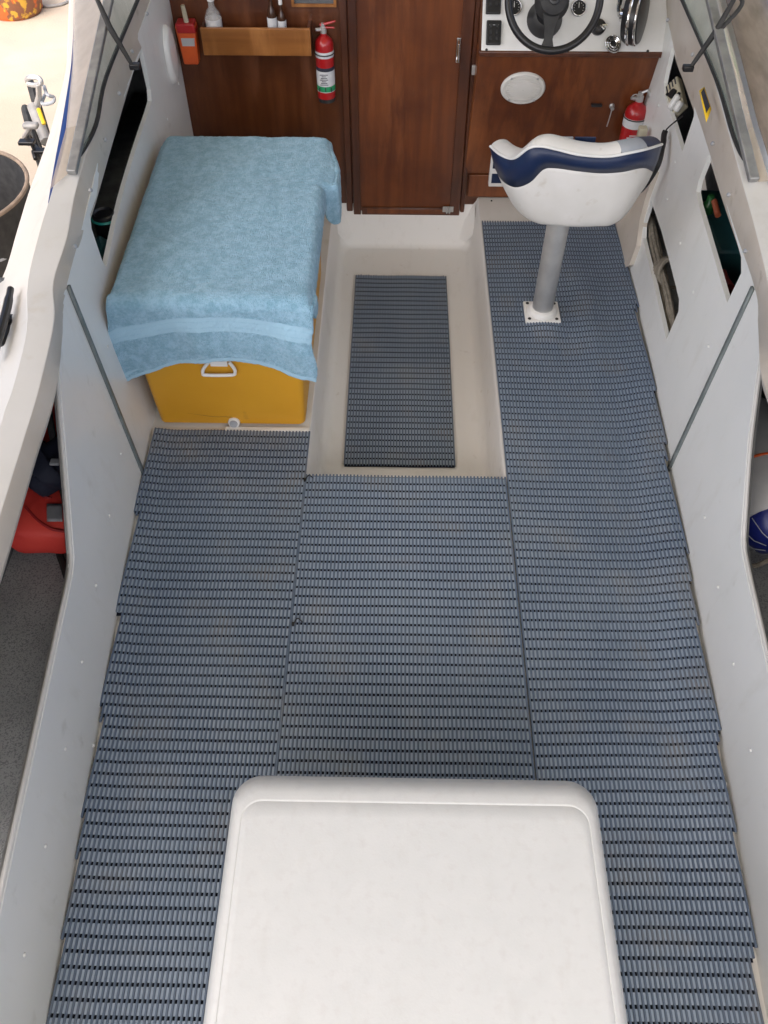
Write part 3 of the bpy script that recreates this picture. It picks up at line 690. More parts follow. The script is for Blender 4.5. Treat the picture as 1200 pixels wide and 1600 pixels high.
# ------------------------------------------------------------------ floor matting
RP, WP = .0103, .0288
def rise(x, y):
    r = .022 * smooth(.15, 0, (XR(y, 0) - x)) * smooth(3.3, 2.2, y) * smooth(.2, .8, y) + .009 * smooth(.09, 0, (x - XL(y, 0)))
    r += .0012 * (1 + math.sin(x * 17 + 1.3) * math.sin(y * 6.1)) + .0004 * (1 + math.sin(y * 13 + x * 7))
    d = math.hypot((x - .53) * 1.2, (y - 2.40) * 1.3); r += .012 * math.exp(-(d / .075) ** 2) * (1 if y < 2.47 else .4)
    r += .012 * math.exp(-(((x - .70) / .07) ** 2)) * smooth(2.0, 2.4, y) * smooth(2.9, 2.6, y)
    return r
def flat(x, y): return .0008 + .0008 * math.sin(x * 30) * math.sin(y * 9)
def matting(name, ribs, z0, rf, label, skew=0, phase=0, seg=.05, ywarp=None):
    root = empty(name, (ribs[len(ribs) // 2][0], (ribs[0][1] + ribs[0][2]) / 2, z0), label, 'floor mat', 'ribbed vinyl floor mats')
    yw = ywarp or (lambda x, y: 0)
    T = .0105; mb = MB()
    for x, y0, y1 in ribs:
        n = max(2, int((y1 - y0) / seg)); rows = []
        for k in range(n + 1):
            y = lerp(y0, y1, k / n); z = z0 + T + rf(x, y); xx = x + skew * (y - 1.5); wv = .0025
            rows.append([Vector((xx - wv, y, z - .0075)), Vector((xx - wv, y, z - .0012)), Vector((xx - wv * .45, y, z)), Vector((xx + wv * .45, y, z)), Vector((xx + wv, y, z - .0012)), Vector((xx + wv, y, z - .0075))])
        o = len(mb.v); mb.grid(rows); mb.f.append(tuple(range(o, o + 6))); mb.f.append(tuple(range(len(mb.v) - 6, len(mb.v))))
    build('ribs', mb, M['rib'], root, smoothf=False)
    mb = MB(); mbd = MB(); ymin = min(r[1] for r in ribs); ymax = max(r[2] for r in ribs)
    k = 0; y = ymin + phase
    while y < ymax - .004:
        ya, yb = y, min(y + WP - .0073, ymax - .001)
        run = [r for r in ribs if r[1] <= (ya + .004) and r[2] >= yb - .004]
        if len(run) > 1:
            # contiguous runs
            segs = [[run[0]]]
            for r in run[1:]:
                if r[0] - segs[-1][-1][0] < RP * 1.5: segs[-1].append(r)
                else: segs.append([r])
            for sgm in segs:
                xs_ = [r[0] for r in sgm]
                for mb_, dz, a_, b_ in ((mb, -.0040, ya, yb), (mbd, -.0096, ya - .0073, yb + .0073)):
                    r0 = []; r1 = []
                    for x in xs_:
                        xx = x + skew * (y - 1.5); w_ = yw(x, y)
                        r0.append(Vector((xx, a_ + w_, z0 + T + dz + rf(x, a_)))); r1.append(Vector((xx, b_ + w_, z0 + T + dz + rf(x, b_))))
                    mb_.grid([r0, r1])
        y += WP
    build('webs', mb, M['web'], root, smoothf=False)
    build('hole_shade_sheet', mbd, M['holeshade'], root, smoothf=False)  # dark sheet below the webs, painted shade showing through the holes
    return root
def frange(a, b, s):
    out = []; x = a
    while x < b - 1e-6: out.append(x); x += s
    return out
AFT = -.30
def warpR(x, y): return .006 * math.sin((x - .34) * 6) * math.sin(y * 2.6) 
# starboard: from the console to the stern; outer ribs are cut short in steps
ribs = []
for i, x in enumerate(frange(.3425, .93, RP)):
    xq = .3425 + (i + .6 + .5 * math.sin(i * 2.3)) * RP
    y0 = AFT
    while XR(y0, 0) < xq and y0 < 3.0: y0 += .01
    y1 = 3.075
    if x > .52 and False: pass
    if y0 < 2.9: ribs.append((x, y0, y1))
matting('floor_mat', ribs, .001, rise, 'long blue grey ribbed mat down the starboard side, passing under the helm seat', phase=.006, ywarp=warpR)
ribs = [(x, AFT, 1.698) for x in frange(-.2635, .338, RP)]
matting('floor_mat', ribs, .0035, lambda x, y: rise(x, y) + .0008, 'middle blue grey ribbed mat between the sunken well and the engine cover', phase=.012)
ribs = []
for i, x in enumerate(reversed(frange(-.803, -.2645, RP))):
    xq = -.263 - (i + .6 + .5 * math.sin(i * 2.9)) * RP
    y0 = AFT
    while XL(y0, 0) > xq and y0 < 1.88: y0 += .01
    if y0 < 1.8: ribs.append((x, y0, 1.882))
ribs.sort()
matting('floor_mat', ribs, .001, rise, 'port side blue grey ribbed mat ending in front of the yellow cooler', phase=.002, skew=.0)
a = atz(540, 725, WD + .011); b = atz(710, 728, WD + .011); c = atz(702, 432, WD + .011); d = atz(555, 430, WD + .011)
ribs = [(x, (a.y + b.y) / 2, (c.y + d.y) / 2 + .002 * (i % 3)) for i, x in enumerate(frange((a.x + d.x) / 2, (b.x + c.x) / 2, RP))]
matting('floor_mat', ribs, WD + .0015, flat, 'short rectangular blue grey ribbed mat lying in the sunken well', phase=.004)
# cable ties
for px, py, lab in ((480, 750, 'black cable tie at the corner of the sunken well'), (462, 975, 'black cable tie on the mat seam halfway to the engine cover')):
    c = atz(px, py, .014); mm = MB().box(c + Vector((-.006, -.003, .004)), (.007, .009, .008)); mm.tube(cr([c + Vector((-.004, 0, .004)), c + Vector((.004, .012, .009)), c + Vector((.014, .008, .004)), c + Vector((.018, .004, .0))], 5), .0016, 6)
    tag(build('cable_tie', mm, M['black'], loc=c), lab, 'cable tie', 'cable ties on the mats')

# ------------------------------------------------------------------ engine cover (foreground)
EX0, EX1, EY1, EZ = None, None, None, .45
l = atz(349, 1300, EZ); r_ = atz(948, 1300, EZ); f_ = atz(640, 1204, EZ - .012)
EX0, EX1, EY1 = l.x, r_.x, f_.y
print('engine', EX0, EX1, EY1)
ec = empty('engine_cover', ((EX0 + EX1) / 2, .1, 0), 'large white moulded engine cover with rounded corners in the foreground', 'engine cover')
mb = MB(); rows = []
for ins, z in ((-.03, 0), (-.03, .02), (-.012, .05), (-.004, .30), (0, EZ - .05), (.003, EZ - .03), (.010, EZ - .013), (.016, EZ - .004), (.021, EZ - .0014), (.0262, EZ - .0003), (.0272, EZ - .0002), (.0277, EZ - .0009), (.0282, EZ - .0009), (.0287, EZ - .0002), (.04, EZ + .0002), (.12, EZ + .001), (.2, EZ + .002)):
    rows.append(rect(EX0 + ins, EX1 - ins, -.45 + ins, EY1 - (ins * 2.3 if ins > 0 else ins), z, max(.008, .054 - max(0, ins) * .75), 10))
mb.grid(rows, True); n = len(rows[-1]); mb.f.append(tuple(range(len(mb.v) - n, len(mb.v))))
build('cover_shell', mb, M['cover'], ec, ang=60)

# ------------------------------------------------------------------ yellow cooler and towel
CX0, CX1, CY0, CY1 = -.745, -.284, 1.915, 2.73; CTOP = .50
ck = empty('cooler', (-.51, 2.3, 0), 'yellow ice box under the blue towel with a white handle and drain plug', 'cooler')
mb = MB(); rows = []
for z, g0 in ((.004, .012), (.010, 0), (.05, -.002), (.30, -.012), (.44, -.018)):
    rows.append(rect(CX0 + g0, CX1 - g0, CY0 + g0, CY1 - g0, z, .022))
mb.grid(rows, True); n = len(rows[0]); mb.f.append(tuple(range(n))[::-1]); mb.f.append(tuple(range(len(mb.v) - n, len(mb.v))))
build('body', mb, M['yellow'], ck, ang=60)
mb = MB(); rows = []
for z, g0 in ((.441, -.016), (.445, -.024), (.485, -.022), (CTOP - .004, -.012), (CTOP, .004)): rows.append(rect(CX0 + g0 + .01, CX1 - g0 - .01, CY0 + g0, CY1 - g0, z, .028))
mb.grid(rows, True); mb.f.append(tuple(range(n))[::-1]); mb.f.append(tuple(range(len(mb.v) - n, len(mb.v))))
build('lid', mb, M['yellow'], ck, ang=60)
hf = CY0 - .012
c1 = aty(342, 580, hf - .012)
h = MB(); q = [aty(px, py, hf - .018) for px, py in ((326, 566), (318, 576), (317, 583), (322, 586), (362, 586), (367, 582), (366, 576), (358, 566))]
h.tube(cr(q, 4), .0052, 8); q0 = aty(342, 566, hf - .004); h.box(q0, (.05, .012, .022))
build('handle', h, M['white'], ck)
c = aty(366, 659, CY0 - .001); dp = build('drain_plug', MB().lathe(c, (0, -1, .15), [(0, .019), (.008, .0185), (.012, .015), (.012, 0)], 24), M['white'], ck)
build('drain_cap', MB().lathe(c + Vector((0, -.012, .003)), (0, -1, .15), [(0, .013), (.004, .012), (.004, .008), (.001, 0)], 20), M['greyv'], dp)
sc_ = [aty(px, py, CY0 - .0012) for px, py in ((292, 645), (312, 648), (335, 651), (352, 651), (366, 653))]
build('scratch', MB().tube(cr(sc_, 3), .0011, 5), mat('scratch_mark', (.25, .13, .02), .7), ck)
# towel
NU, NV = 110, 150
front = aty(300, 470, CY0).y
TXL, TXR = -.765, -.256; TY0, TY1 = CY0 - .012, CY1 + .01
TZ = CTOP + .012
def nz(x, y, s, a=0):
    return math.sin(x * s + a) * math.cos(y * s * .8 + a * 2.1) * .5 + math.sin(x * s * 2.1 - y * s * 1.3 + a * 3) * .25 + math.sin(y * s * 1.9 + a) * .25
mb = MB(); uvs = []
def over(s, Rr):
    if s <= 0: return 0, 0
    if s < Rr * math.pi / 2: a = s / Rr; return Rr * math.sin(a), Rr * (1 - math.cos(a))
    return Rr, Rr + (s - Rr * math.pi / 2)
rows = []
LenF = .255
for j in range(NV + 1):
    v = j / NV; row = []
    for i in range(NU + 1):
        u = i / NU
        # total front overhang varies along the hem
        hem = pw([(0, .310), (.08, .288), (.25, .245), (.5, .212), (.7, .228), (.86, .262), (1, .272)], u)
        total = hem + (TY1 - TY0) + .05
        s = v * total                       # arc length from the front hem
        yb_ = s - hem                       # >0 on top
        roff = pw([(0, .035), (.13, .035), (.20, .085), (.27, .075), (.66, .075), (.705, .08), (.725, .155), (.86, .17), (1, .17)], v)
        loff = pw([(0, .055), (.18, .03), (.3, .012), (1, .045)], v)
        X = lerp(TXL - loff, TXR + roff, u)
        fx, fz = over(-yb_, .030)
        bx, bz = over(yb_ - (TY1 - TY0), .03)
        y = TY0 - fx if yb_ < 0 else min(TY0 + yb_, TY1) + bx
        TR_ = TXR + .042 * smooth(.715, .735, v) * (1 - .85 * smooth(.80, .97, v))
        if v > .715: X = lerp(TXL - loff, TR_ + roff, u)
        rx, rz = over(X - TR_, .022); lx, lz = over(TXL - X, .02)
        x = X; 
        if X > TR_: x = TR_ + rx
        if X < TXL: x = TXL - (TXL - X) * .75; lz = (TXL - X) * (.9 if yb_ > 0 else .2)
        z = TZ - fz - bz - (rz if yb_ > -.02 else rz * .4) - lz
        # folds in the hanging front
        if yb_ < 0:
            dd = min(1, -yb_ / .18)
            y += -.006 * dd * (math.sin(u * 15 + .6) + .6 * math.sin(u * 27 + 2) + 1.2) - .016 * dd * smooth(.8, 1, u)
            x += -.018 * dd * (u < .1) * (1 - u / .1) + .006 * dd * math.sin(v * 40)
            z += .001 * math.sin(u * 22)
        else:
            z += .0028 * nz(x, y, 13, .5) + .0016 * nz(x, y, 31, 1.7)
            z += .004 * math.exp(-((X - (-.40) + (y - 2.2) * .15) / .03) ** 2) * .5
        if X > TXR and v > .715 and X < TR_ + .02: z -= .012 * smooth(0, .05, X - TXR)
        if u > .93 and yb_ < .08 and yb_ > -.05: x += .012 * math.exp(-((yb_ - .01) / .035) ** 2); z += .006
        row.append(Vector((x, y, z))); uvs.append((u, s if s < .03 else s - .5 * (hem - .245)))
    rows.append(row)
mb.grid(rows); mb.uv = uvs
tw = build('towel', mb, M['towel'], loc=(-.51, 2.3, CTOP), sub=0, ang=180)
md = tw.modifiers.new('thick', 'SOLIDIFY'); md.thickness = .007; md.offset = 1
md = tw.modifiers.new('s', 'SUBSURF'); md.levels = 1; md.render_levels = 1
tx = bpy.data.textures.new('terry', 'CLOUDS'); tx.noise_scale = .011; tx.noise_depth = 2
md = tw.modifiers.new('d', 'DISPLACE'); md.texture = tx; md.strength = .0035; md.mid_level = .5; md.texture_coords = 'LOCAL'
tag(tw, 'pale blue terry towel draped over the yellow cooler, woven band near its front hem', 'towel')

# ------------------------------------------------------------------ helm seat
base = atz(846, 490, .012)
hs = empty('helm_seat', (base.x, base.y, .012), 'white and navy bucket helm seat on a grey pedestal post, seen from behind', 'seat')
seat_c = Vector((.545, 2.47, .45))
build('post', MB().tube([base, Vector((base.x + .004, base.y, .46))], [.0365, .0365], 32), M['steel'], hs)
pl = MB().box((base.x, base.y, .017), (.125, .115, .012)); pl.lathe((base.x, base.y, .022), (0, 0, 1), [(0, .054), (.008, .052), (.018, .046), (.020, .038)], 32)
bp = build('base_plate', pl, M['white'], hs, bevel=.003)
for sx in (-1, 1):
    for sy in (-1, 1): build('bolt', MB().lathe((base.x + sx * .048, base.y + sy * .044, .022), (0, 0, 1), [(0, .006), (.003, .006), (.004, 0)], 8), M['blackm'], bp)
cols = [((766, 229), (774, 262), (786, 288), 2.44), ((780, 241), (781, 276), (794, 306), 2.37), ((796, 248), (792, 287), (805, 326), 2.32), ((807, 246), (808, 292), (820, 341), 2.285),
        ((826, 232), (829, 284), (838, 351), 2.26), ((845, 229), (848, 265), (856, 355), 2.25), ((870, 234), (866, 262), (878, 357), 2.245), ((904, 242), (905, 267), (905, 358), 2.24),
        ((948, 245), (940, 270), (932, 357), 2.245), ((985, 239), (972, 268), (955, 355), 2.26), ((1012, 233), (1004, 262), (978, 338), 2.31), ((1034, 226), (1020, 268), (1000, 300), 2.42)]
def rowof(idx, dy): return cr([aty(c[idx][0], c[idx][1], c[3] + dy) for c in cols], 5)
rim = rowof(0, 0); bnd = rowof(1, .015); bot = rowof(2, .055)
bnd_t = rowof(1, .012)
mid = [lerp(a, b, .5) + Vector((0, -.008, 0)) for a, b in zip(rim, bnd)]
build('navy_band', MB().grid([rim, mid, bnd]), M['navy'], hs, solid=.004, soff=0, ang=180)
und = [lerp(b, Vector((seat_c.x, 2.66, .47)), .30) for b in bot]; und2 = [lerp(b, Vector((seat_c.x, 2.48, .43)), .9) for b in bot]
w1 = [lerp(a, b, .33) + Vector((0, -.012, 0)) for a, b in zip(bnd, bot)]; w2 = [lerp(a, b, .72) + Vector((0, -.012, -.002)) for a, b in zip(bnd, bot)]
w3 = [lerp(a, b, .93) + Vector((0, -.004, 0)) for a, b in zip(bnd, bot)]
b0 = [p + Vector((0, -.004, 0)) for p in bnd]
build('back_shell', MB().grid([bnd, b0, w1, w2, w3, bot, und, und2]), M['vinyl'], hs, ang=180, sub=1)
build('piping', MB().tube([p + Vector((0, -.002, .002)) for p in rim], .0038, 8), M['white'], hs)
# padded inner side: roll over the rim, inner face down to the cushion
n = len(rim); cen = Vector((seat_c.x, 2.50, 0))
def inw(p, d, dz):
    v = Vector((cen.x - p.x, cen.y + .02 - p.y, 0)); v = v.normalized() if v.length > 1e-6 else Vector((0, 1, 0)); return p + v * d + Vector((0, 0, dz))
pad = [[inw(p, d, dz) for p in rim] for d, dz in ((0, .001), (.008, .012), (.028, .020), (.052, .016), (.068, -.002), (.078, -.05), (.09, -.15), (.11, -.215))]
def sub_cols(rows, a, b): return [r[a:b + 1] for r in rows]
build('backrest_pad', MB().grid(sub_cols(pad, 0, 43)), M['vinyl'], hs, ang=180, sub=1)
build('grey_pad_panel', MB().grid(sub_cols(pad, 43, 50)), M['greyv'], hs, ang=180, sub=1)
build('navy_pad_panel', MB().grid(sub_cols(pad, 50, n - 1)), M['navy'], hs, ang=180, sub=1)
mb = MB(); rows = []
for ins, z in ((.03, .44), (.0, .46), (0, .52), (.02, .545), (.06, .555), (.12, .558)): rows.append(rect(seat_c.x - .15 + ins, seat_c.x + .15 - ins, 2.40 + ins * .4, 2.60 - ins * .8, z - .02, .06))
mb.grid(rows, True); k = len(rows[0]); mb.f.append(tuple(range(k))[::-1]); mb.f.append(tuple(range(len(mb.v) - k, len(mb.v)))); build('cushion', mb, M['vinyl'], hs, ang=60)
mb = MB()
for px0, px1, m_ in ((895, 928, 'navy'), (862, 893, 'greyv'), ):
    a = aty(px0, 222, 2.36); b = aty(px1, 222, 2.36)
    q = MB().box(((a.x + b.x) / 2, 2.345, .709), (b.x - a.x, .006, .05)); build('pad_stripe', q, M[m_], hs, bevel=.002)

# ------------------------------------------------------------------ fire extinguishers
def extinguisher(name, c, rad, hh, label, tall):
    """c = centre of the base"""
    e = empty(name, c, label, 'fire extinguisher', 'fire extinguishers on the bulkhead')
    c = Vector(c); U = Vector((0, 0, 1))
    build('cylinder', MB().lathe(c, U, [(0, rad * .8), (.004, rad * .95), (.012, rad), (hh - rad * .9, rad), (hh - rad * .45, rad * .9), (hh - rad * .15, rad * .6), (hh, rad * .36), (hh + .008, rad * .34)], 32), M['red'], e)
    build('foot_ring', MB().lathe(c + U * -.002, U, [(0, rad * .93), (.014, rad * 1.02), (.016, rad * .98)], 32), M['blackm'], e)
    def band(z0, z1, m_, nm, k=1.015, p=None):
        return build(nm, MB().lathe(c + U * z0, U, [(0, rad * k), (z1 - z0, rad * k)], 32), M[m_], p or e)
    if tall:
        band(hh * .70, hh * .79, 'label', 'strap')
        lb = band(hh * .17, hh * .55, 'label', 'label_sheet'); band(hh * .50, hh * .555, 'ink', 'label_title', 1.02, lb); band(hh * .18, hh * .265, 'green', 'label_pictograms', 1.02, lb)
        mm = MB()
        for k in range(7): mm.box(c + Vector((-.004, -rad * 1.02, hh * (.30 + k * .026))), (rad * (.9 - .2 * (k % 3)), .002, .0016))
        for k in range(3): mm.box(c + Vector((-.022 + .022 * k, -rad * 1.01, hh * .225)), (.003, .004, .014))
        build('label_text', mm, M['ink'], lb)
    else:
        band(hh * .58, hh * .76, 'label', 'strap'); mm = MB()
        for k in range(8): mm.box(c + Vector((-.004 + .004 * (k % 2), -rad * 1.0, hh * (.18 + k * .04))), (rad * (1.1 - .25 * (k % 3)), .003, .0024))
        build('label_text', mm, M['label'], e)
    t = c + U * (hh + .006)
    build('valve', MB().lathe(t, U, [(0, rad * .34), (.02, rad * .34), (.022, rad * .24), (.034, rad * .24), (.036, 0)], 20).tube([t + U * .014, t + U * .014 + Vector((-rad * .8, -.01, .002))], .006, 10), M['steel'], e)
    if tall:
        lv = MB().add([], []); lv.tube([t + U * .028 + Vector((-.01, 0, 0)), t + U * .040 + Vector((.03, -.008, 0)), t + U * .046 + Vector((.045, -.012, 0))], [.005, .004, .003], 8)
        lv.tube([t + U * .02, t + U * .022 + Vector((.04, -.006, 0))], [.004, .003], 8); build('trigger', lv, M['red'], e)
    else:
        build('trigger', MB().tube([t + U * .03, t + U * .045 + Vector((.02, -.01, 0)), t + U * .02 + Vector((.035, -.012, 0))], .006, 8).torus(t + U * .02 + Vector((-.02, -.01, 0)), (0, 1, .3), .012, .0022, 20, 6), M['steel'], e)
    mm = MB().box(c + Vector((0, rad + .004, hh * .5)), (.02, .008, hh * .7)); mm.torus(c + U * hh * .745, U, rad * 1.04, .0022, 28, 6)
    build('wall_bracket', mm, M['blackm'], e)
    return e
d_ = aty(511, 156, BY - .035); tp = aty(511, 56, BY - .035)
extinguisher('fire_extinguisher', (d_.x, BY - .040, d_.z + .004), 15.5 / F * 2.86, tp.z - d_.z, 'slim red fire extinguisher with green and white label between shelf and door', True)
d_ = aty(977, 238, 3.17); tp = aty(988, 160, 3.17)
e2 = extinguisher('fire_extinguisher', (d_.x + .006, 3.165, d_.z), 19 / F * 2.9, tp.z - d_.z, 'red fire extinguisher with silver valve behind the helm seat', False)

# ------------------------------------------------------------------ things on and by the shelf
c = aty(300, 99, 3.215); t_ = aty(292, 38, 3.215)
ra = empty('emergency_beacon', (c.x, 3.225, c.z), 'orange emergency beacon hanging left of the wooden shelf', 'beacon')
dx = t_.x - c.x; hz_ = t_.z - c.z
def slab(x0, z0, w0, x1, z1, w1, y, th):
    return MB().prism([(x0 - w0, y, z0), (x0 + w0, y, z0), (x1 + w1, y, z1), (x1 - w1, y, z1)], (0, th, 0))
ln = -.006
build('case', slab(c.x, c.z, .027, c.x + dx + ln, c.z + hz_, .036, 3.20, .05), M['orange'], ra, bevel=.006)
build('grey_label', slab(c.x + dx * .45, c.z + hz_ * .50, .022, c.x + dx * .65, c.z + hz_ * .70, .024, 3.1975, .003), M['silver'], ra)
build('red_top', slab(c.x + dx * .75, c.z + hz_ * .82, .033, c.x + dx + ln, c.z + hz_ * 1.06, .032, 3.196, .055), M['red'], ra, bevel=.004)
ap = Vector((c.x + dx, 3.215, c.z + hz_ * 1.05)); build('aerial', MB().tube([ap, ap + Vector((-.004, 0, .055))], [.009, .007], 10), M['beige'], ra)
def bottle(px, py, rad, hh, m_, lab, cap):
    b_ = aty(px, py, 3.235); root = empty('bottle', (b_.x, 3.235, SHZ), lab, 'bottle'); c = Vector((b_.x, 3.235, SHZ)); U = Vector((0, 0, 1))
    build('glass_body', MB().lathe(c, U, [(0, rad), (hh * .55, rad), (hh * .7, rad * .75), (hh * .82, rad * .4), (hh, rad * .38)], 24), M[m_], root)
    build('paper_label', MB().lathe(c + U * hh * .1, U, [(0, rad * 1.03), (hh * .4, rad * 1.03)], 24), M['label'], root)
    build('cap', MB().lathe(c + U * hh, U, [(0, rad * .45), (.015, rad * .45), (.016, 0)], 16), M[cap], root)
bottle(335, 42, .028, .11, 'bottle', 'small clear bottle with a pale label at the left end of the shelf', 'white')
bottle(426, 40, .017, .12, 'bottleb', 'dark bottle with a white label near the middle of the shelf', 'black')
bottle(441, 40, .015, .10, 'bottleb', 'narrow dark bottle at the right of the dark bottle pair on the shelf', 'white')

# ------------------------------------------------------------------ radio, cord and loose things in the starboard lockers
def fr3(a, b, c_):      # orthonormal frame from edge directions
    u = (b - a).normalized(); v = (c_ - a); v = (v - u * v.dot(u)).normalized(); return Matrix((u, v, u.cross(v))).transposed()
XS = XR(2.5, .7) + .03
def atS(px, py, off): return hit(XR, px, py, off)
tl = atS(1042, 128, .03); br = atS(1073, 184, .03); cc = atS(1057, 152, .03)
up = (atS(1050, 120, .03) - atS(1064, 184, .03)).normalized(); nrm = (CO - cc).normalized(); nrm = (nrm + Vector((-.6, 0, 0))).normalized(); rt = up.cross(nrm).normalized(); nrm = rt.cross(up)
RR = Matrix((rt, up, nrm)).transposed()
vr = empty('marine_radio', cc, 'cream marine radio showing in the starboard upper locker beside the helm', 'radio')
build('case', MB().box(cc, (.055, .15, .03), RR), M['beige'], vr, bevel=.006)
mm = MB()
for k in range(4): mm.box(cc + RR @ Vector((-.018 + k * .012, .052, .016)), (.0035, .028, .004), RR)
build('speaker_slots', mm, M['ink'], vr)
mm = MB().lathe(cc + RR @ Vector((0, .005, .014)), nrm, [(0, .016), (.01, .015), (.011, 0)], 20).lathe(cc + RR @ Vector((-.02, .028, .014)), nrm, [(0, .006), (.006, 0.005)], 12)
mm.lathe(cc + RR @ Vector((.02, -.02, .014)), nrm, [(0, .007), (.006, 0.006)], 12); build('knobs', mm, M['black'], vr)
build('handset', MB().box(cc + RR @ Vector((.004, -.05, .026)), (.05, .022, .02), RR @ Matrix.Rotation(R(25), 3, 'Z')).box(cc + RR @ Vector((.012, -.078, .02)), (.034, .02, .02), RR @ Matrix.Rotation(R(25), 3, 'Z')), M['white'], vr, bevel=.006)
pth = cr([atS(1068, 180, .0), atS(1041, 203, -.02), atS(1036, 225, -.03), atS(1028, 258, -.04), atS(1012, 285, -.05), atS(1000, 298, -.07)], 24)
hx = []
for i, p in enumerate(pth):
    if i < 26: hx.append(p); continue
    t = (pth[min(i + 1, len(pth) - 1)] - pth[i - 1]).normalized(); u = t.orthogonal().normalized(); 
    for k in range(6):
        a = 2 * math.pi * k / 6; q = lerp(p, pth[min(i + 1, len(pth) - 1)], k / 6)
        u = Vector((1, 0, 0)); u = (u - t * u.dot(t)).normalized(); v = t.cross(u); hx.append(q + (u * math.cos(a) + v * math.sin(a)) * .0075)
tag(build('coiled_cord', MB().tube(hx, .0026, 6), M['black'], loc=pth[0]), 'black coiled radio cord hanging from the cream radio down behind the seat', 'cord')
c = atS(1003, 209, -.03); sb = MB().box(c, (.03, .03, .05)); tag(build('small_box', sb, M['beige'], loc=c, bevel=.004), 'small cream box fixed beside the red extinguisher behind the seat', 'box')
# rope hank in the lower locker
rp = []
for k in range(13):
    oy = random.uniform(-.02, .02); ox = random.uniform(0, .07); L0 = random.uniform(-.01, .02)
    a = hit(XR, 1014, 335, .03 + ox); b = hit(XR, 1052, 525, .03 + ox)
    m_ = (a + b) / 2; d = (b - a) / 2; 
    for j in range(28):
        t = 2 * math.pi * j / 28; rp.append((k, m_ + d * math.cos(t) * (1 + L0) + Vector((0, .042 + oy * .5, -.01)) * math.sin(t) * (1 - .35 * math.cos(2 * t)) + Vector((.006 * math.sin(3 * t + k), oy, 0))))
mb = MB()
for k in range(13): mb.tube([p for q, p in rp if q == k], .0075, 7, closed=True)
c = (hit(XR, 1014, 335, .05) * .45 + hit(XR, 1052, 525, .05) * .55)
for j in range(7): mb.torus(c + Vector((.02, -.012 * j + .03, .008 * j)), Vector((0, .75, -.5)), .05, .0075, 24, 7)
tag(build('rope_hank', mb, M['rope'], loc=c), 'weathered grey rope hank stowed in the lower starboard locker', 'rope')
# crate of oddments in the aft upper locker
a = hit(XR, 1125, 360, .10); cr2 = empty('storage_box', a, 'dark teal storage box inside the upper aft starboard locker', 'box')
build('body', MB().box(a + Vector((.0, 0, -.06)), (.11, .34, .2)), M['tealdark'], cr2, bevel=.01)
build('strap', MB().tube(cr([a + Vector((-.058, .1, .03)), a + Vector((-.062, .02, -.02)), a + Vector((-.06, -.08, -.04))], 5), .003, 6), M['silver'], cr2)
c = hit(XR, 1103, 330, .04); tag(build('cleaning_bottle', MB().lathe(c + Vector((0.01, .02, -.05)), (0, 0, 1), [(0, .02), (.06, .02), (.07, .012), (.09, .010), (.091, 0)], 16), mat('green_bottle', (.02, .10, .03), .3), loc=c), 'green bottle top in the upper aft starboard locker', 'bottle')
c = hit(XR, 1121, 326, .04); tag(build('flare', MB().tube([c + Vector((.0, .04, 0)), c + Vector((0, -.02, -.01))], .009, 10), mat('dull_orange', (.22, .05, .02), .5), loc=c), 'orange red flare at the top of the upper aft starboard locker', 'flare')
c = hit(XR, 1135, 442, .05); tag(build('torch', MB().tube([c + Vector((.0, .05, 0)), c + Vector((0, 0.01, 0)), c + Vector((0, -.03, 0))], [.012, .012, .018], 12), mat('dull_red', (.16, .012, .01), .5), loc=c), 'small red torch at the aft end of the upper starboard locker', 'torch')
# travel cup in the port locker
c = hit(XL, 165, 345, -.045); tc_ = empty('travel_cup', c, 'black travel cup with a teal ring standing in the port locker', 'cup')
U = Vector((0, 0, 1))
build('cup_body', MB().lathe(c - U * .1, U, [(0, .028), (.09, .036), (.11, .037)], 28), M['black'], tc_)
build('teal_ring', MB().torus(c + U * .012, U, .037, .004, 32, 8), M['teal'], tc_)
build('cup_lid', MB().lathe(c + U * .012, U, [(0, .036), (.012, .034), (.016, .03), (.010, .026), (.010, 0)], 28), M['black'], tc_)
c = hit(XL, 160, 392, -.05); tag(build('small_pouch', MB().lathe(c, (1, .3, .2), [(-.03, .01), (-.02, .035), (.01, .042), (.03, .02), (.034, 0)], 16), M['tealdark'], loc=c), 'dark teal pouch below the travel cup in the port locker', 'pouch')
# locker shelf inside the sides
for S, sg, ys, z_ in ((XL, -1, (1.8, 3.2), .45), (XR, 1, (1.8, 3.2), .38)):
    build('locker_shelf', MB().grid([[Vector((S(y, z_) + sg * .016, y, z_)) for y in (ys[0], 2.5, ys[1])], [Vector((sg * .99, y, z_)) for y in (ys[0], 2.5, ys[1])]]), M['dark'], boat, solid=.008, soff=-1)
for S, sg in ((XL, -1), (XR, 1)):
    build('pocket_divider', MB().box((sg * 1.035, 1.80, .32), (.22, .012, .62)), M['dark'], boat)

# ------------------------------------------------------------------ side pockets
# life jacket
def blob(name, c, d, m_, parent, rot=(0, 0, 0), e=.5, wob=.004, sub=1):
    from mathutils import Euler
    Q = Euler([R(a) for a in rot]).to_matrix(); rows = []
    sp = lambda v, p: math.copysign(abs(v) ** p, v)
    for i in range(15):
        ph = -math.pi / 2 + math.pi * i / 14; row = []
        for j in range(28):
            t = 2 * math.pi * j / 28; x = sp(math.cos(ph), e) * sp(math.cos(t), e); y = sp(math.cos(ph), e) * sp(math.sin(t), e); z = sp(math.sin(ph), e)
            v = Vector((x * d[0] / 2, y * d[1] / 2, z * d[2] / 2)); v += Vector((1, 1, 1)) * wob * math.sin(7 * x + 5 * z + 3 * y)
            row.append(Vector(c) + Q @ v)
        rows.append(row)
    return build(name, MB().grid(rows, True), m_, parent, ang=180, sub=sub)
c = atz(70, 790, .20); print('lj', c[:])
lj = empty('life_jacket', c, 'red life jacket with a silver reflective patch stuffed in the port side pocket', 'life jacket')
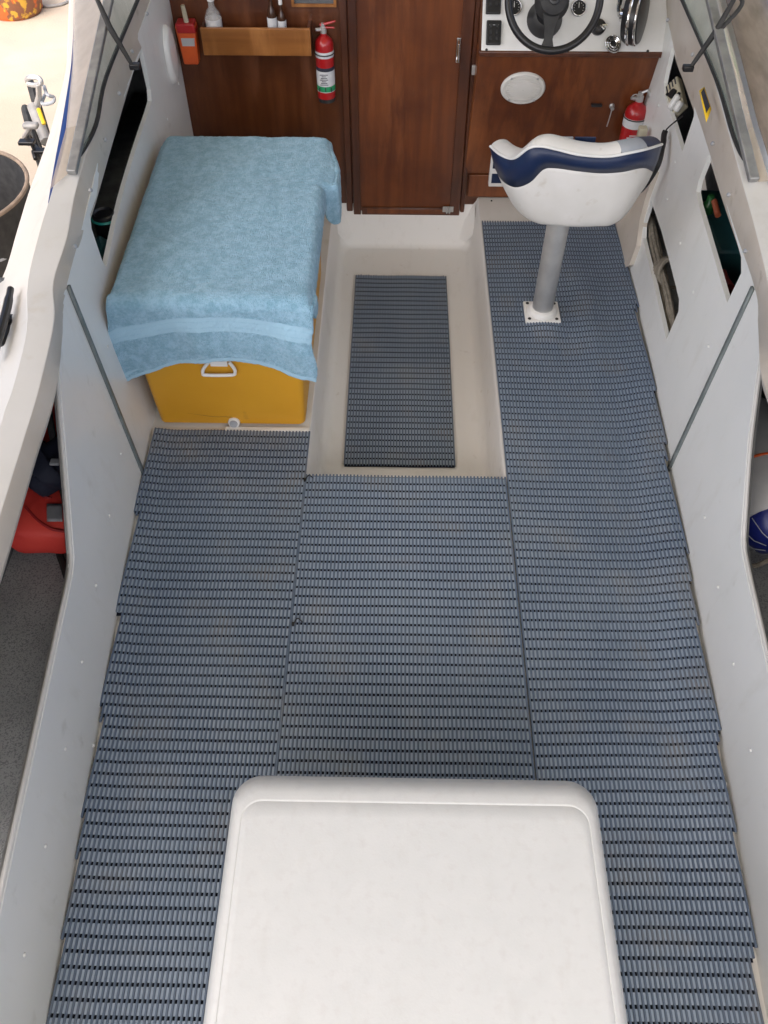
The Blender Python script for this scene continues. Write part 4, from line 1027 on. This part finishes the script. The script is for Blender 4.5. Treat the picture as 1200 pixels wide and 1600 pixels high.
LX = -.885
p_ = atz(66, 785, .25); blob('foam_panel', (p_.x, p_.y, .22), (.20, .24, .12), M['redcloth'], lj, (0, 8, 6), .55, .006)
p_ = atz(80, 655, .34); blob('foam_panel', (p_.x - .02, p_.y + .02, .31), (.16, .34, .12), M['redcloth'], lj, (22, 5, 0), .6, .006)
q = [atz(px, py, .240) for px, py in ((74, 788), (99, 788), (99, 814), (73, 813))]
def patch(px, py, z): return atz(px, py, z)
pm = MB(); rows = []
for j in range(6):
    rows.append([atz(lerp(73, 97, i / 5), lerp(787, 814, j / 5), .279 + .002 * math.sin(i * 2 + j)) for i in range(6)])
build('reflective_patch', pm.grid(rows), M['silver'], lj, solid=.003, soff=-1)
for zz_, pts_ in ((.288, ((40, 792), (58, 812), (80, 826), (100, 830))), (.292, ((52, 765), (70, 776), (88, 780)))):
    build('seam', MB().tube(cr([atz(px, py, zz_ - .012 * k) for k, (px, py) in enumerate(pts_)], 5), .004, 6), mat('dark_red_seam', (.35, .015, .015), .7), lj)
build('strap', MB().tube(cr([atz(98, 760, .30), atz(106, 800, .29), atz(108, 830, .24), atz(93, 858, .16), atz(100, 885, .15), atz(106, 905, .15)], 6), .010, 8), M['blackm'], lj)
build('strap', MB().tube(cr([atz(76, 640, .42), atz(80, 670, .40), atz(86, 700, .37), atz(84, 712, .35)], 6), .009, 8), M['blackm'], lj)
bgp = empty('gear_bag', (-.87, 1.5, .3), 'dark navy gear bag bunched on top of the red life jacket', 'bag')
p_ = atz(84, 728, .34); blob('bag_body', p_, (.13, .13, .10), mat('dark_navy_cloth', (.012, .016, .035), .75, bump=.5, bs=40, dist=.004), bgp, (15, 10, 20), .7, .012)
build('buckle', MB().box(atz(86, 722, .40), (.024, .02, .008)), M['greyv'], bgp, bevel=.003)
# fender
fc = atz(1186, 850, .13); print('fender', fc[:])
fn = empty('boat_fender', (fc.x + .04, 1.45, .11), 'white inflatable fender with a dark blue end lying in the starboard side pocket', 'fender')
FX = atz(1161, 838, .23).x + .088; FZ = .235; print('FX', FX)
build('fender_body', MB().lathe((FX, 1.345, FZ), (0, 1, .05), [(0, .088), (.02, .09), (.36, .09), (.40, .07)], 32), mat('white_pvc', (.66, .66, .66), .3, c2=(.56, .56, .56), ns=10), fn)
build('fender_end', MB().lathe((FX, 1.346, FZ), (0, -1, -.05), [(0, .089), (.015, .085), (.045, .062), (.06, .036), (.066, .02), (.085, .018), (.086, 0)], 32), M['fenderblue'], fn)
mm = MB()
for k in range(9):
    a = R(60 + k * 30); u = Vector((math.cos(a), 0, math.sin(a)))
    mm.tube([Vector((FX, 1.338, FZ)) + u * .089, Vector((FX, 1.300, FZ)) + u * .066, Vector((FX, 1.286, FZ)) + u * .040], .0012, 5)
build('moulded_ribs', mm, M['greyv'], fn)
build('lanyard', MB().tube(cr([Vector((FX - .07, 1.285, FZ - .07)), Vector((FX - .05, 1.268, FZ - .06)), Vector((FX, 1.265, FZ)), Vector((FX + .03, 1.255, FZ - .01)), Vector((FX + .08, 1.26, FZ - .05))], 6), .006, 8), M['rope'], fn)
tag(build('orange_line', MB().tube(cr([Vector((FX - .10, 1.50, .22)), Vector((FX - .06, 1.505, .31)), Vector((FX, 1.51, .332)), Vector((FX + .06, 1.515, .31)), Vector((FX + .09, 1.52, .24))], 6), .004, 6), M['orange'], loc=(.95, 1.6, .22)), 'thin orange line crossing the white fender in the starboard pocket', 'line')

# ------------------------------------------------------------------ things on the ground to port
def atg(px, py, z=-1.0): return atz(px, py, z)
# round tub
e0 = atz(40, 300, -.35); rT = .42
tb = empty('round_tub', (e0.x - rT, e0.y, -1), 'big round dark tub with a tan rim standing left of the boat', 'tub')
tcn = Vector((e0.x - rT, e0.y, -1))
build('tub_wall', MB().lathe(tcn, U, [(0, rT * .86), (.02, rT * .88), (.62, rT * .985), (.65, rT), (.65, rT * .95), (.60, rT * .94), (.1, rT * .82), (.1, 0)], 56), M['blackm'], tb, ang=40)
build('tub_rim', MB().torus(tcn + U * .655, U, rT * .985, .011, 56, 8), mat('tan_rim', (.30, .22, .16), .6, c2=(.2, .15, .11), ns=20), tb)
for nm, lab, cat_, m_, dx, dy, sz in (('rag', 'orange rag inside the round tub', 'rag', 'orange', .12, .05, .16), ('sack', 'grey sack at the back of the round tub', 'sack', 'dark', .05, -.2, .3), ('hose_coil', 'dark coiled hose inside the round tub', 'hose', 'blackm', .2, -.12, .2)):
    if nm == 'hose_coil':
        mm = MB(); 
        for k in range(4): mm.torus(tcn + Vector((.2, -.18, .42 + .03 * k)), (.1 * k, .2, 1), .12 - .008 * k, .015, 30, 8)
        o = build(nm, mm, M['greyv'], loc=tcn + Vector((.2, -.18, .3)))
    else:
        q = tcn + Vector((dx + .05, dy, .28 + sz * .45)); o = blob(nm, q, (sz, sz * 1.1, sz * .9), M[m_], None, (10, 20, 30), .8, .03)
    tag(o, lab, cat_)
# bicycle standing by the boat, seen from above
bc0 = atg(58, 200, -.3)
bk_ = empty('bicycle', (bc0.x, bc0.y, -1), 'small bicycle with a yellow and grey frame on the concrete beyond the port side', 'bicycle')
G = lambda px, py, z: atz(px, py, z)
gy = mat('grey_bike_paint', (.25, .24, .23), .4, c2=(.32, .31, .3), ns=30)
hb_ = [G(41, 126, -.25), G(46, 121, -.22), G(60, 122, -.22), G(64, 130, -.24), G(54, 133, -.26), G(44, 131, -.26)]
build('handlebar', MB().tube(cr(hb_, 4), .014, 8), M['steel'], bk_)
build('stem', MB().tube([G(60, 132, -.25), G(61, 150, -.32), G(58, 166, -.4)], [.016, .016, .02], 10), M['steel'], bk_)
build('brake_lever', MB().tube(cr([G(69, 135, -.3), G(74, 148, -.3), G(84, 152, -.32), G(82, 160, -.34), G(66, 162, -.36), G(70, 148, -.34)], 4), .010, 8), M['greyv'], bk_)
build('frame', MB().tube([G(52, 166, -.40), G(62, 195, -.46), G(72, 222, -.5)], [.035, .032, .03], 12), gy, bk_)
build('frame_stripe', MB().tube([G(60, 170, -.36), G(69, 194, -.42)], [.012, .012], 8), M['ylab'], bk_)
build('wheel', MB().torus(G(66, 190, -.72), Vector((.9, .35, 0)), .24, .022, 40, 8), M['blackm'], bk_)
build('wheel', MB().torus(G(60, 236, -.72), Vector((.9, .35, 0)), .24, .022, 40, 8), M['blackm'], bk_)
build('saddle', MB().box(G(48, 196, -.35), (.085, .05, .03)), gy, bk_, bevel=.012)
build('seat_stay', MB().tube([G(48, 198, -.4), G(38, 214, -.5), G(46, 226, -.55)], .014, 8), gy, bk_)
build('crank', MB().tube([G(44, 220, -.55), G(58, 232, -.56), G(66, 240, -.58)], .013, 8).torus(G(54, 230, -.56), (.9, .35, .2), .07, .01, 24, 6), M['black'], bk_)
build('pedal', MB().box(G(42, 222, -.5), (.09, .05, .02)).tube([G(52, 236, -.56), G(56, 249, -.58)], .014, 8), M['black'], bk_, bevel=.004)
build('pedal', MB().box(G(66, 236, -.55), (.09, .05, .02)), M['black'], bk_, bevel=.004)
# orange basket
q = atg(24, 22)
ob = empty('orange_basket', (q.x, q.y, -1), 'orange and brown patterned basket at the top left on the concrete', 'basket')
ck_ = mat('patchwork', (.62, .14, .03), .7, c2=(.25, .10, .05), ns=9, c3=(.7, .4, .05), ns3=12, thr3=(.55, .6), lo=.48, hi=.52)
build('basket_wall', MB().lathe((q.x, q.y + .05, -1), U, [(0, .20), (.03, .22), (.26, .25), (.27, .24), (.05, .2), (.05, 0)], 40), ck_, ob)
build('basket_rim', MB().torus((q.x, q.y + .05, -.73), U, .248, .014, 40, 8), gy, ob)
hp = cr([atg(56, 8), atg(70, 12), atg(88, 11), atg(102, 7), atg(108, 0), atg(90, -10)], 6)
tag(build('garden_hose', MB().tube([p + Vector((0, 0, .012)) for p in hp], .012, 8), gy, loc=hp[0]), 'thin grey hose lying on the concrete beside the orange basket', 'hose')
# grass strip to starboard
gs = MB().add([(2.2, 1, -.995), (9, 1, -.995), (9, 14, -.995), (2.2, 14, -.995)], [(0, 1, 2, 3)])
tag(build('grass', gs, M['grass']), kind='structure', label='green grass strip beyond the starboard window')
